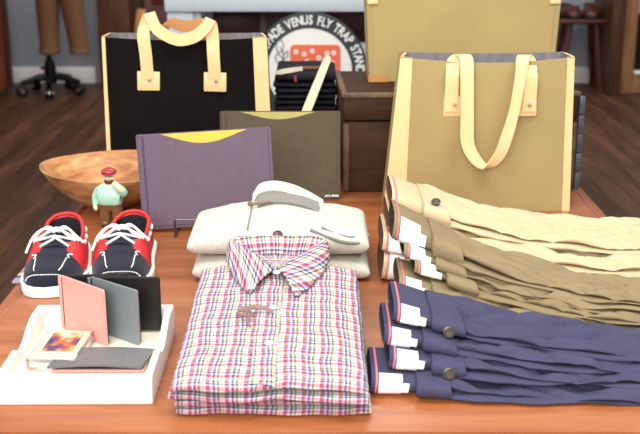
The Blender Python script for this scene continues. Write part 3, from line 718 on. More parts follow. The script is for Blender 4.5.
# ================================================================== wooden bowl
bw = MB()
def bowlp(i, j, prof, sx=1.0):
    th = 2 * PI * j / 64; r, h = prof[i]; wv = 1 + 0.015 * math.sin(3 * th + 0.7) + 0.01 * math.sin(5 * th)
    tilt = 0.004 * math.sin(2 * th + 0.5) * (h / 0.085)
    return (-0.474 + r * 0.97 * wv * math.cos(th), 2.292 + r * wv * math.sin(th) * 0.95, TZ + h + tilt)
op = [(0.0, 0.0), (0.055, 0.0), (0.060, 0.002), (0.085, 0.016), (0.118, 0.040), (0.145, 0.066), (0.160, 0.088), (0.161, 0.091), (0.158, 0.092), (0.154, 0.089), (0.138, 0.068), (0.112, 0.044), (0.080, 0.022), (0.05, 0.011), (0.0, 0.009)]
bw.grid(lambda i, j: bowlp(i, j, op), len(op), 64, cv=True)
tag(bw.build('wooden_bowl', M['bowl'], angle=60), 'wide carved wooden bowl at the left table edge behind the shoes', 'bowl')

# ================================================================== ceramic figurine
fg = thing('ceramic_figurine', 'little glazed figurine of a man in red cap and mint jumper before the bowl', 'figurine', (-0.438, 2.113, TZ))
def skin_mesh(verts, edges, radii, sub=2):
    me = bpy.data.meshes.new('sk'); me.from_pydata(verts, edges, [])
    o = bpy.data.objects.new('sk', me); col.objects.link(o)
    m = o.modifiers.new('s', 'SKIN'); m.use_smooth_shade = True
    for i, r in enumerate(radii):
        q = me.skin_vertices[0].data[i]; q.radius = (r, r) if not isinstance(r, tuple) else r; q.use_root = (i == 0)
    s = o.modifiers.new('u', 'SUBSURF'); s.levels = sub; s.render_levels = sub
    dg = bpy.context.evaluated_depsgraph_get(); dg.update()
    res = bpy.data.meshes.new_from_object(o.evaluated_get(dg)); bpy.data.objects.remove(o)
    return res
V = [(0, 0, 0.052), (0, 0, 0.070), (0, 0, 0.086), (0, 0, 0.095), (0, -0.001, 0.104), (0, -0.001, 0.117),
     (-0.0125, 0, 0.044), (-0.013, 0.001, 0.024), (-0.0135, 0, 0.006), (-0.0135, -0.012, 0.005),
     (0.0125, 0, 0.044), (0.013, 0.001, 0.024), (0.0135, 0, 0.006), (0.0135, -0.012, 0.005),
     (-0.022, 0, 0.083), (-0.031, 0.0, 0.064), (-0.029, -0.006, 0.046), (-0.027, -0.009, 0.038),
     (0.022, 0, 0.083), (0.033, -0.008, 0.072), (0.020, -0.017, 0.092), (0.010, -0.0195, 0.103)]
E_ = [(0, 1), (1, 2), (2, 3), (3, 4), (4, 5), (0, 6), (6, 7), (7, 8), (8, 9), (0, 10), (10, 11), (11, 12), (12, 13), (2, 14), (14, 15), (15, 16), (16, 17), (2, 18), (18, 19), (19, 20), (20, 21)]
Rd = [(0.023, 0.019), (0.026, 0.022), (0.020, 0.016), 0.009, 0.0125, 0.012, 0.0135, 0.0125, 0.0105, 0.008, 0.0135, 0.0125, 0.0105, 0.008, 0.011, 0.0095, 0.008, 0.007, 0.011, 0.0095, 0.008, 0.0068]
me = skin_mesh(V, E_, Rd, 4)
for m in (M['ceramic'], M['mint'], M['figbrown'], M['figdark']): me.materials.append(m)
for p in me.polygons:
    c = p.center; i = 0
    if c.z < 0.011: i = 3
    elif c.z < 0.053 and abs(c.x) < 0.0265: i = 2
    elif c.z < 0.092 and not (c.x < -0.022 and c.z < 0.05): i = 1
    if c.y < -0.0155 and c.z > 0.083: i = 0
    p.material_index = i; p.use_smooth = True
fb = bpy.data.objects.new('body', me); col.objects.link(fb); fb.parent = fg
mb = MB(); mb.lathe([(0.0, 0.1285), (0.007, 0.128), (0.0135, 0.1255), (0.0162, 0.1215), (0.0148, 0.117), (0.0, 0.117)], 24, (0, 0, 0))
mb.grid(lambda i, j: (0.0145 * math.cos(PI + PI * j / 12), -0.008 * (i / 2) - 0.0005 + 0.0135 * math.sin(PI + PI * j / 12), 0.1185 - 0.0018 * (i / 2)), 3, 13)
mb.lathe([(0, 0.131), (0.002, 0.130), (0.002, 0.127)], 8); mb.build('cap', M['figred'], fg)
mb = MB(); mb.grid(lambda i, j: (0.010 * math.sin(-1.2 + 2.4 * j / 10), -0.0015 - 0.0128 * math.cos(-1.2 + 2.4 * j / 10) - 0.002 * math.sin(PI * i / 4), 0.1055 - 0.008 * i / 4), 5, 11); mb.build('beard', M['figdark'], fg)
mb = MB()
for sx in (-1, 1): mb.lathe([(0, -0.002), (0.0014, -0.0012), (0.0016, 0)], 8, (sx * 0.0045, -0.0122, 0.1135), 0, 'y')
mb.build('eyes', M['figdark'], fg)
mb = MB(); mb.lathe([(0, -0.005), (0.002, -0.004), (0.0028, -0.001), (0.0026, 0.002)], 10, (0, -0.0125, 0.1095), 0, 'y'); mb.build('nose', M['ceramic'], fg)

# ================================================================== shoes
def smooth(a, b, x):
    t = max(0, min(1, (x - a) / (b - a))); return t * t * (3 - 2 * t)
def lerpk(K, t):
    for i in range(len(K) - 1):
        if t <= K[i + 1][0]:
            a, b = K[i], K[i + 1]; q = (t - a[0]) / (b[0] - a[0]); q = q * q * (3 - 2 * q) * 0.5 + q * 0.5
            return a[1] + (b[1] - a[1]) * q
    return K[-1][1]
LEN = 0.275
WK = [(0, 0.0), (0.015, 0.018), (0.05, 0.032), (0.12, 0.043), (0.22, 0.050), (0.32, 0.0525), (0.45, 0.050), (0.6, 0.046), (0.75, 0.0435), (0.88, 0.040), (0.95, 0.031), (0.985, 0.017), (1.0, 0.0)]
HK = [(0, 0.026), (0.03, 0.036), (0.1, 0.045), (0.2, 0.053), (0.28, 0.062), (0.38, 0.073), (0.5, 0.074), (0.8, 0.072), (1.0, 0.078)]
PK = [(0, 90), (0.32, 90), (0.35, 74), (0.40, 60), (0.5, 50), (0.65, 45), (0.85, 48), (1.0, 60)]
Tn = [0, 0.006, 0.015, 0.03, 0.05, 0.08, 0.12, 0.16, 0.2, 0.24, 0.27, 0.30, 0.32, 0.335, 0.35, 0.37, 0.40, 0.45, 0.5, 0.55, 0.6, 0.66, 0.72, 0.78, 0.84, 0.89, 0.93, 0.96, 0.98, 0.992, 1.0]
def shoe_pt(t, f, side, off=0.0, bend=0.0):
    """f 0..1 from the sole up to the edge of the opening"""
    ph = R(lerpk(PK, t)) * f; w_ = lerpk(WK, t) + (off if t > 0 else 0); h = lerpk(HK, t)
    x = w_ * math.cos(ph) ** 0.72
    if t > 0.36: x = w_ * (1 - 0.06 * f) * (0.52 + 0.48 * math.cos(ph) ** 0.9)
    z0 = 0.016; z = z0 + (h - z0) * math.sin(ph) ** 0.85 + off
    # raised rim round the apron of the toe
    if t < 0.32 and not off: z += 0.0022 * math.exp(-((f - 0.62 - 0.1 * t) / 0.07) ** 2) * smooth(0.02, 0.1, t)
    y = LEN * t
    cx = bend * 0.012 * math.sin(PI * min(1, t / 0.9))
    return Vector((cx + side * x, y, z))
def make_shoe(root, bend, mu, mq, msole, detailed=True):
    mb = MB(); nf = 15
    def mif(i, j):
        t = (Tn[i] + Tn[min(i + 1, len(Tn) - 1)]) / 2; f = (j + .5) / (nf - 1)
        lim = 0.225 + 0.10 * smooth(0.62, 0.9, f) + 0.045 * smooth(0.35, 0.0, f)
        return 1 if t > lim else 0
    for sd in (-1, 1):
        mb.grid(lambda i, j: shoe_pt(Tn[i], j / (nf - 1), sd, 0, bend), len(Tn), nf, mif=mif)
        # thickness: inner wall of the opening
        mb.grid(lambda i, j: shoe_pt(Tn[13 + i], 1.0 - 0.9 * (j / 6), sd, 0.0, bend) * 1.0 + Vector((-sd * 0.0035 * (1 if j else 0), 0.0 if Tn[13 + i] < 0.95 else -0.004 * (1 if j else 0), 0.001 if j == 0 else 0)), len(Tn) - 13, 7, mif=lambda i, j: 1 if j == 0 else 2)
    up = mb.build('upper', [mu, mq, M['insole']], root, recalc=False)
    # rounded collar edge
    mb = MB(); P = [shoe_pt(t, 1.0, -1, 0, bend) for t in Tn[15:]] + [shoe_pt(t, 1.0, 1, 0, bend) for t in reversed(Tn[15:-1])]
    mb.tube(P, lambda t: 0.0026 + 0.0016 * math.sin(PI * t), 10, cap=True); mb.build('collar', mq, root)
    mb = MB(); n = 26
    def outline(k, off, z):
        a = k / n; 
        if a < 0.5: t = (0.5 - 0.5 * math.cos(PI * a * 2)); sd = -1
        else: t = (0.5 - 0.5 * math.cos(PI * (1 - a) * 2)); sd = 1
        w_ = lerpk(WK, t) + off; cx = bend * 0.012 * math.sin(PI * min(1, t / 0.9))
        if t < 0.002 or t > 0.998: return (cx, LEN * t + (-off if t < .5 else off), z)
        return (cx + sd * w_, LEN * t + (-off if t < 0.06 else off if t > .94 else 0), z)
    N_ = n
    prof = [(0.001, 0.0), (0.004, 0.001), (0.005, 0.006), (0.005, 0.017), (0.003, 0.019), (-0.004, 0.019)]
    n = 52
    b = mb.grid(lambda i, j: outline(j, *prof[i]), len(prof), n, cv=True)
    mb.quad([b + j for j in range(n)]); mb.quad([b + (len(prof) - 1) * n + j for j in range(n)][::-1]); mb.build('sole', msole, root)
    mb = MB(); mb.grid(lambda i, j: (bend * 0.01 + (lerpk(WK, 0.3 + 0.68 * i / 12) * 0.86) * (-1 + 2 * j / 6), LEN * (0.3 + 0.68 * i / 12), 0.024), 13, 7); mb.build('insole', M['insole'], root)
    if not detailed: return
    # tongue
    mb = MB()
    mb.grid(lambda i, j: (bend * 0.011 + (0.022 - 0.004 * (i / 8)) * (-1 + 2 * j / 8), LEN * (0.30 + 0.17 * i / 8), 0.062 + 0.016 * (i / 8) ** 0.8 + 0.006 * math.sin(PI * j / 8)), 9, 9); mb.build('tongue', mu, root)
    # moc stitching
    mb = MB(); path = []
    for k in range(41):
        a = k / 40; sd = -1 if a < 0.5 else 1; q = abs(a - 0.5) * 2      # q 0 at toe
        t = 0.042 + 0.175 * q ** 2.2; f = 0.70 + 0.04 * q if q > 0.12 else 0.70 + (1 - q / 0.12) * 0.25
        # straight run across the toe
        xx = 0.0345 * min(1, q / 0.45) if q < 0.45 else None
        if xx is not None:
            # find f for this x
            best = min(range(60), key=lambda m_: abs(shoe_pt(t, m_ / 59, 1, 0, 0).x - xx)); f = best / 59
        path.append(shoe_pt(t, f, sd, 0.0012, bend))
    for k in range(0, 40, 1):
        p, q = path[k], path[k + 1]; mb.tube([p.lerp(q, 0.12), p.lerp(q, 0.72)], 0.0011, 5)
    mb.build('stitching', M['lace'], root)
    # corner seam, white thread at each end of the apron
    for sd in (-1, 1): mb = MB(); mb.tube([shoe_pt(0.215, 0.68, sd, 0.0015, bend), shoe_pt(0.24, 0.74, sd, 0.0015, bend), shoe_pt(0.255, 0.62, sd, 0.0015, bend)], 0.0011, 6, steps=3); mb.build('seam_thread', M['lace'], root)
    # laces
    mb = MB(); r_ = 0.0023
    def ey(t, sd, f=0.86): return shoe_pt(t, f, sd, 0.002, bend)
    e1l, e1r, e2l, e2r = ey(0.315, -1, .78), ey(0.315, 1, .78), ey(0.385, -1, .93), ey(0.385, 1, .93)
    mid = (e1l + e1r + e2l + e2r) / 4 + Vector((0, 0, 0.010))
    mb.tube([e1l, mid + Vector((-0.003, -0.004, 0.0)), mid + Vector((0.003, 0.006, 0.002)), e2r], r_, 8, steps=5)
    mb.tube([e1r, mid + Vector((0.003, -0.005, 0.003)), mid + Vector((-0.003, 0.006, 0.003)), e2l], r_, 8, steps=5)
    k0 = mid + Vector((0, 0.020, 0.008))
    mb.tube([e2l, k0 + Vector((-0.010, 0.0, -0.001)), k0 + Vector((0.01, 0, 0)), e2r], r_ * 1.2, 8, steps=5)
    mb.tube([k0 + Vector((-0.005, 0, 0)), k0 + Vector((0, -0.003, 0.004)), k0 + Vector((0.006, 0.001, 0.001))], 0.0050, 8, steps=4)
    mb.build('lace', M['lace'], root)
    mb = MB()
    for sd in (-1, 1):
        L_ = 0.038 if sd < 0 else 0.036
        mb.tube([k0, k0 + Vector((sd * 0.014, 0.000, 0.008)), k0 + Vector((sd * L_ * 0.8, -0.006, -0.002)), k0 + Vector((sd * L_, -0.012, -0.016)), k0 + Vector((sd * L_ * 0.7, -0.012, -0.009)), k0 + Vector((sd * 0.010, -0.006, 0.003)), k0], r_, 8, steps=5)
    o1 = mb.build('lace_bow', M['lace'], root)
    mb = MB()
    for sd in (-1, 1):
        mb.tube([k0, k0 + Vector((sd * 0.02, -0.008, 0.007)), k0 + Vector((sd * 0.038, -0.018, -0.006)), k0 + Vector((sd * 0.049, -0.034 if sd < 0 else -0.020, -0.030 if sd < 0 else -0.016))], r_, 8, steps=5)
    mb.build('lace_end', M['lace'], root)
    for sd in (-1, 1):
        for a, b2 in ((0.50, 0.56), (0.64, 0.71), (0.79, 0.86)):
            mb = MB(); mb.tube([shoe_pt(a, 0.72, sd, 0.0015, bend), shoe_pt((a + b2) / 2, 0.73, sd, 0.0025, bend), shoe_pt(b2, 0.72, sd, 0.0015, bend)], 0.0028, 8, steps=3); mb.build('side_lace', M['lace'], root)
s1 = thing('boat_shoe', 'left of the navy and red boat shoes with white laces, nearer the table edge', 'shoe', (-0.477, 1.700, TZ + 0.0005), R(4), 'pair of navy and red boat shoes')
make_shoe(s1, 0.6, M['navysuede'], M['redleather'], M['whiterubber'])
s2 = thing('boat_shoe', 'right of the navy and red boat shoes with white laces, behind the wallets', 'shoe', (-0.349, 1.716, TZ + 0.0005), R(4), 'pair of navy and red boat shoes')
make_shoe(s2, -0.5, M['navysuede'], M['redleather'], M['whiterubber'])
for o in (s1, s2): o.scale = (1.03, 1.0, 1.0)
# brown shoes on the stool
for nm, x, rz in (('left of three brown leather shoes on the wooden stool, partly hidden by tote', 1.765, 4), ('middle brown leather shoe on the wooden stool', 1.93, 8), ('right brown leather shoe on the wooden stool, nearest the dark post', 2.05, -6)):
    q = thing('leather_shoe', nm, 'shoe', (x, 7.98, 0.5535), R(rz), 'brown shoes on the stool')
    make_shoe(q, 0, M['brownshoe'], M['brownshoe'], M['blackl'], False); q.scale = (1.3, 1.0, 1.3)

# striped ribbon lying along the left table edge
mb = MB(); mb.ribbon([(-0.543, 1.77, TZ + 0.0025), (-0.541, 1.90, TZ + 0.003), (-0.543, 2.02, TZ + 0.003), (-0.545, 2.13, TZ + 0.0025)], [(0.020, 0, 0.0)] * 4, 0.003)
tag(mb.build('striped_belt', M['stripe']), 'striped cloth belt lying along the left table edge beside the shoes', 'belt')

# ================================================================== white tray with wallets and cassette
TRX, TRY = -0.334, 1.297
ty = thing('display_tray', 'white tray with low curved sides holding wallets and a cassette', 'tray', (TRX, TRY, TZ), R(0.5))
tw, td = 0.213, 0.243
mb = MB(); mb.box((0, td / 2, 0.010), (tw - 0.004, td - 0.004, 0.0195), bev=0.002); mb.build('tray_floor', M['trayfloor'], ty)
mb = MB(); mb.box((0, 0.006, 0.0215), (tw, 0.012, 0.043), bev=0.003); mb.build('front_wall', M['tray'], ty)
mb = MB(); mb.box((0, td - 0.005, 0.026), (tw, 0.010, 0.052), bev=0.003); mb.build('back_wall', M['tray'], ty)
sidep = [(0.006, 0.0005), (td - 0.004, 0.0005), (td - 0.004, 0.0514)]
for k in range(13): t = k / 12; sidep.append((0.20 - 0.085 * t, 0.031 + 0.021 * (0.5 + 0.5 * math.cos(PI * t))))
sidep += [(0.100, 0.033), (0.092, 0.041), (0.086, 0.0424), (0.006, 0.0424)]
for sd in (-1, 1):
    mb = MB(); mb.prism(sidep, 0.009, lambda a, b, h: (sd * (tw / 2 - 0.0006) - sd * h, a, b)); mb.build('side_wall', M['tray'], ty)
FZ = TZ + 0.0205
def bifold(name, label, hinge, frontdir, backdir, Lf, Lb, h, mout, min_, slots):
    """a wallet standing open on its edge"""
    r = thing(name, label, 'wallet', (hinge[0], hinge[1], FZ + 0.0005))
    t = 0.006
    def panel(nm, ang, L, m, mi_):
        c, s = math.cos(ang), math.sin(ang); mb = MB()
        poly = rrect(0.0, 0.0, L, h, 0.004, 4)
        # outside on the left of the direction of travel
        mb.prism(poly, t * 0.5, lambda a, b, q: (a * c - s * (q), a * s + c * (q), b))
        o = mb.build(nm, m, r)
        mb = MB(); poly = rrect(0.002, 0.0015, L - 0.0015, h - 0.001, 0.003, 4)
        mb.prism(poly, t * 0.5, lambda a, b, q: (a * c - s * (q * (1 if nm == 'front_cover' else -1) + (t * .5 if nm == 'front_cover' else 0)), a * s + c * (q * (1 if nm == 'front_cover' else -1) + (t * .5 if nm == 'front_cover' else 0)), b))
        mb.build('lining', mi_, o)
        return o, c, s
    panel('front_cover', frontdir, Lf, mout, min_)
    o, c, s = panel('back_cover', backdir, Lb, M['blackl'], min_)
    mb = MB(); mb.tube([(0, 0.001, 0.002), (0, 0.001, h - 0.002)], 0.0036, 10); mb.build('spine', mout, r)
    for k in range(slots):
        mb = MB(); z0 = h * (0.25 + 0.2 * k); poly = rrect(0.008, 0.004, Lb - 0.004, z0, 0.003, 4)
        q0 = -t * 0.5 - 0.0012 * (slots - k)
        mb.prism(poly, 0.0012, lambda a, b, q: (a * c - s * (q0 + q), a * s + c * (q0 + q), b)); mb.build('card_slot', M['blackl'], o)
    return r
bifold('bifold_wallet', 'pink textured wallet standing open, leftmost in the white tray', (-0.399, 1.516), R(-40), R(3), 0.104, 0.105, 0.088, M['pink'], M['blackl'], 0)
bifold('bifold_wallet', 'slate grey wallet standing open with black card slots, right of pink wallet', (-0.353, 1.513), R(-37), R(-2), 0.103, 0.108, 0.087, M['greyl'], M['blackl'], 3)
fw = thing('flat_wallet', 'dark textured leather wallet lying flat at the front of the white tray', 'wallet', (-0.315, 1.378, FZ + 0.001), R(0))
def fwz(x, y): return 0.0035 + 0.006 * (1 - (x / 0.07) ** 2) * 0.4 
mb = MB()
mb.grid(lambda i, j: (-0.068 + 0.132 * i / 20 + (0.012 * (j / 10) if True else 0), -0.028 + 0.060 * j / 10, 0.012 + 0.0035 * math.sin(PI * i / 20)), 21, 11); mb.grid(lambda i, j: (-0.068 + 0.132 * i / 20 + 0.012 * (j / 10), -0.028 + 0.060 * j / 10, 0.008 + 0.0035 * math.sin(PI * i / 20)), 21, 11)
for i_ in (0, 20): mb.grid(lambda i, j: (-0.068 + 0.132 * i_ / 20 + 0.012 * (j / 10), -0.028 + 0.060 * j / 10, 0.012 - 0.004 * i + 0.0035 * math.sin(PI * i_ / 20)), 2, 11)
for j_ in (0, 10): mb.grid(lambda i, j: (-0.068 + 0.132 * j / 20 + 0.012 * (j_ / 10), -0.028 + 0.060 * j_ / 10, 0.012 - 0.004 * i + 0.0035 * math.sin(PI * j / 20)), 2, 21)
mb.build('upper_cover', M['darkl'], fw)
mb = MB(); mb.box((0.002, 0.0025, 0.0038), (0.130, 0.060, 0.0035), bev=0.001); mb.build('lower_cover', M['pink'], fw)
mb = MB(); mb.box((0.004, 0.004, 0.0068), (0.124, 0.057, 0.0024), bev=0.001); mb.build('pocket', M['blackl'], fw)
cs = thing('cassette_tape', 'clear cased cassette with cream picture card at the tray corner', 'cassette', (-0.379, 1.415, FZ + 0.0005), R(-3))
mb = MB(); mb.box((0, 0, 0.0085), (0.070, 0.108, 0.016), bev=0.0012); mb.build('case', M['clear'], cs)
mb = MB(); mb.box((0, 0.001, 0.0168), (0.064, 0.102, 0.0008)); cd = mb.build('card', M['cardcream'], cs, smooth=False)
mb = MB(); mb.box((0.001, 0.008, 0.0175), (0.046, 0.066, 0.0006)); mb.build('picture', M['art'], cd, smooth=False)
mb = MB(); mb.box((0, 0, 0.007), (0.062, 0.098, 0.008), bev=0.002); mb.build('cassette_shell', M['paper'], cs)

# ================================================================== oatmeal sweaters
def sweater(z0, z1, seed, name_label, hood):
    r = thing('folded_sweater', name_label, 'sweater', (-0.072, 1.87, TZ), 0, 'folded oatmeal sweaters')
    x0, x1 = -0.158, 0.162
    if hood: x0, x1 = -0.166, 0.160
    mb = MB()
    def top(x, y):
        q = (y + 0.10) / 0.22
        return z1 + 0.004 * nz(x * 9, y * 9, seed) + (0.010 * math.exp(-(x / 0.07) ** 2) * smooth(-0.02, 0.08, y) if hood else 0) - 0.012 * max(0, abs(x) - 0.10) / 0.06
    pillow(mb, x0, x1, lambda x: -0.105 + 0.006 * nz(x * 8, seed) + 0.012 * (x / 0.16) ** 2, lambda x: 0.115 - 0.02 * (x / 0.16) ** 2, top, lambda x, y: z0 + 0.001, 48, 40, 2.6, )
    mb.build('body', M['heather'], r)
    return r, top
swl, _ = sweater(0.0, 0.046, 3.0, 'lower oatmeal grey sweater folded under the hooded one', False)
# dark lines at the upper one's right paint the shade in a fold
swu, stop = sweater(0.047, 0.098, 9.0, 'upper oatmeal grey hooded sweater with maroon button, behind the plaid shirts', True)
mb = MB()
mb.ribbon([(-0.052, 0.05, 0.100), (-0.053, 0.065, 0.113), (-0.044, 0.085, 0.124), (-0.015, 0.092, 0.128), (0.02, 0.086, 0.122), (0.05, 0.072, 0.112), (0.078, 0.055, 0.100)], [(0, 0.024, 0.013)] * 7, 0.009, 6)
mb.build('hood', M['heather'], swu)
mb = MB(); mb.ribbon([(-0.046, 0.045, 0.108), (-0.030, 0.055, 0.113), (0.005, 0.06, 0.113), (0.04, 0.052, 0.109), (0.07, 0.04, 0.101)], [(0, 0.022, 0.012)] * 5, 0.008, 6); mb.build('hood_lining', M['heatherin_shade'], swu)
mb = MB(); mb.tube([(-0.057, y, stop(-0.057, y) + 0.0012) for y in [-0.09 + 0.16 * k / 12 for k in range(13)]], 0.0014, 6); mb.build('seam', M['heatherin_shade'], swu)
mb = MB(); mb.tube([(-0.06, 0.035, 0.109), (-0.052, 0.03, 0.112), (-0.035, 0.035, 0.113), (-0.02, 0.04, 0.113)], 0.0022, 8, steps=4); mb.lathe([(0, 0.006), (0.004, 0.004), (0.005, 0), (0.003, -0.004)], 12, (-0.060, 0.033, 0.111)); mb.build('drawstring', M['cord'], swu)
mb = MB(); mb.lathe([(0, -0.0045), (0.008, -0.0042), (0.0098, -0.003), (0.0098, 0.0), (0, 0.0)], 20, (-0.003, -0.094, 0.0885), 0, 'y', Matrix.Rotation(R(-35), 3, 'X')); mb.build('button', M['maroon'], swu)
mb = MB(); mb.tube([(0.055, -0.085, 0.097), (0.09, -0.098, 0.086), (0.12, -0.100, 0.078), (0.150, -0.085, 0.074), (0.160, -0.05, 0.078)], 0.003, 8, steps=5); mb.tube([(0.075, -0.075, 0.099), (0.10, -0.088, 0.091), (0.13, -0.090, 0.085), (0.152, -0.07, 0.083)], 0.002, 8, steps=5); mb.build('fold_shade_lines', M['heatherin_shade'], swu)  # dark cords stand in for the shaded gap of the fold

# ================================================================== plaid shirts
SX = -0.070
shl = ['bottom plaid shirt of the folded stack, on the table', 'second plaid shirt from the bottom of the folded stack', 'third plaid shirt of the folded stack, just under the top shirt', 'top folded pink plaid shirt with buttoned collar and taupe bow tag']
zf = [0.0, 0.012, 0.0235, 0.035, 0.051]     # heights of the layers at the front
zr = [0.0, 0.018, 0.036, 0.054, 0.076]      # and at the back
def lay(z, y): q = max(0, min(1, (y - 1.28) / 0.40)); return z[0] + (z[1] - z[0]) * q
for k in range(4):
    sd = k * 5.3 + 2
    r = thing('folded_shirt', shl[k], 'shirt', (SX - 0.001, 1.474, TZ), 0, 'folded plaid shirts')
    dx = (0.004, 0.001, -0.004, 0.0)[k]; wL = (-0.121, -0.123, -0.131, -0.127)[k]; wR = (0.140, 0.138, 0.136, 0.132)[k]; yf0 = (-0.213, -0.212, -0.220, -0.217)[k]
    def top(x, y, k=k, sd=sd):
        Y = y + 1.48
        w_ = 0.0055 * nz(x * 13, y * 6, sd) if k < 3 else 0.0035 * nz(x * 12, y * 9, sd) + 0.0016 * nz(x * 30, y * 24, sd)
        droop = -0.004 * smooth(0.08, 0.13, abs(x))
        return lay((zf[k + 1], zr[k + 1]), Y) + (w_ * (0.6 if k < 3 else 1)) + droop * (k == 3) - (0.0012 if k < 3 else 0)
    def bot(x, y, k=k): return lay((zf[k], zr[k]), y + 1.48) + 0.0008
    mb = MB()
    pillow(mb, wL, wR, lambda x: yf0 + 0.012 * nz(x * 10, sd) + 0.006 * nz(x * 25, sd), lambda x: 0.20 - 0.010 * (x / 0.13) ** 2, top, bot, 64, 60, 5.0)
    mb.build('body', M['plaid'], r)
    if k == 3:
        T3 = lambda x, y: top(x, y)
        # placket
        def T3p(x, y):
            f0 = yf0 + 0.012 * nz(x * 10, sd) + 0.006 * nz(x * 25, sd); q = (y - f0) / (0.2 - f0)
            f = max(0.0, 1 - abs(2 * max(0.0, min(1.0, q)) - 1) ** 15.0) ** (1 / 2.2); t, b_ = top(x, y), bot(x, y)
            return (t + b_) / 2 + (t - b_) / 2 * f
        def pl(i, j):
            x = -0.026 + 0.0385 * i / 7; y = (0.150 - (0.150 + 0.2125) * (j / 44) ** 0.93)
            return (x, y - (0.0012 if j > 42 else 0), T3p(x, y) + (0.0016 if 0 < i < 7 else -0.0004))
        mb = MB(); mb.grid(pl, 8, 45, uvf=lambda i, j: (-0.026 + 0.0385 * i / 7 + 0.0065, 0.150 - 0.3625 * (min(j, 44) / 44) ** 0.93 + 0.217 + 0.003))
        mb.build('placket', M['plaid'], r, recalc=False)
        # collar: fold line, outer edge, and the band inside
        c0 = Vector((-0.001, 0.118, 0.0905))
        Fl = [(-0.002, 0.136, 0.085), (-0.026, 0.163, 0.094), (-0.052, 0.193, 0.102), (-0.076, 0.219, 0.108), (-0.070, 0.230, 0.110), (0, 0.234, 0.110), (0.070, 0.230, 0.110), (0.076, 0.219, 0.108), (0.054, 0.193, 0.102), (0.029, 0.163, 0.094), (0.004, 0.136, 0.085)]
        Oe = [(-0.038, 0.056, 0), (-0.058, 0.098, 0), (-0.076, 0.150, 0), (-0.087, 0.206, 0.082), (-0.078, 0.242, 0.086), (0, 0.248, 0.087), (0.078, 0.242, 0.086), (0.087, 0.206, 0.082), (0.076, 0.146, 0), (0.056, 0.094, 0), (0.033, 0.050, 0)]
        Oe = [(x, y, z or T3(x, y) + 0.0045) for x, y, z in Oe]
        Ib = [(-0.002, 0.134, 0.080), (-0.022, 0.157, 0.080), (-0.046, 0.186, 0.081), (-0.066, 0.210, 0.082), (-0.060, 0.219, 0.081), (0, 0.222, 0.081), (0.060, 0.219, 0.081), (0.066, 0.210, 0.082), (0.047, 0.186, 0.081), (0.025, 0.157, 0.080), (0.004, 0.134, 0.080)]
        A = cr_interp(Fl, 6); B = cr_interp(Oe, 6); Cc = cr_interp(Ib, 6); n = len(A)
        al = [0.0]
        for i in range(1, n): al.append(al[-1] + (A[i] - A[i - 1]).length)
        mb = MB()
        def leaf(i, j):
            t = j / 10; p = A[i].lerp(B[i], t); p.z += 0.006 * math.sin(PI * t); 
            return p
        mb.grid(leaf, n, 11, uvf=lambda i, j: (al[min(i, n - 1)] * 0.72 + 0.003 + j * 0.0031, j * 0.0055 + 0.002 + al[min(i, n - 1)] * 0.25))
        o = mb.build('collar', M['plaid'], r, recalc=False); sm = o.modifiers.new('thick', 'SOLIDIFY'); sm.thickness = 0.0022; sm.offset = 0
        mb = MB(); mb.grid(lambda i, j: A[i].lerp(Cc[i], j / 6), n, 7, uvf=lambda i, j: (al[min(i, n - 1)] + 0.01, j * 0.005 + 0.012))
        o = mb.build('collar_band', M['plaid'], r, recalc=False); sm = o.modifiers.new('thick', 'SOLIDIFY'); sm.thickness = 0.0018; sm.offset = 0
        mb = MB(); mb.grid(lambda i, j: Cc[i].lerp(Vector((0, 0.175, 0.078)), j / 3), n, 4, uvf=lambda i, j: (Cc[min(i, n - 1)].x, 0.4 + j * 0.02)); mb.build('yoke', M['plaid'], r, recalc=False)
        for bx, by, bz in ((0.001, 0.122, 0.0845), (0.0, 0.010, None), (-0.001, -0.104, None), (-0.038, 0.067, 0.0785), (0.032, 0.062, 0.0785)):
            z = bz if bz else T3(bx, by) + 0.0028; rr_ = 0.0062 if abs(bx) < 0.01 else 0.0048
            mb = MB(); mb.lathe([(0, 0.0015), (rr_ * 0.7, 0.0015), (rr_ * 0.8, 0.0024), (rr_, 0.0018), (rr_, 0), (0, 0)], 18, (bx, by, z)); mb.build('button', M['whitebtn'], r)
        zt = T3(-0.04, -0.01) + 0.006
        mb = MB()
        mb.ribbon([(-0.054, -0.020, zt), (-0.046, -0.012, zt + 0.004), (-0.028, -0.004, zt + 0.005), (-0.008, -0.006, zt + 0.003), (0.0, -0.012, zt)], [(0, 0.005, 0.004)] * 5, 0.0025)
        mb.tube([(-0.040, -0.006, zt + 0.002), (-0.030, -0.020, zt + 0.001), (-0.036, -0.045, zt - 0.002), (-0.030, -0.060, zt - 0.003)], 0.0020, 6, steps=4)
        mb.tube([(-0.052, -0.016, zt + 0.003), (-0.040, -0.016, zt + 0.004), (-0.034, -0.03, zt + 0.002), (-0.042, -0.028, zt + 0.001), (-0.052, -0.020, zt + 0.002)], 0.0022, 6, steps=4)
        mb.build('ribbon_tag', M['bow'], r)

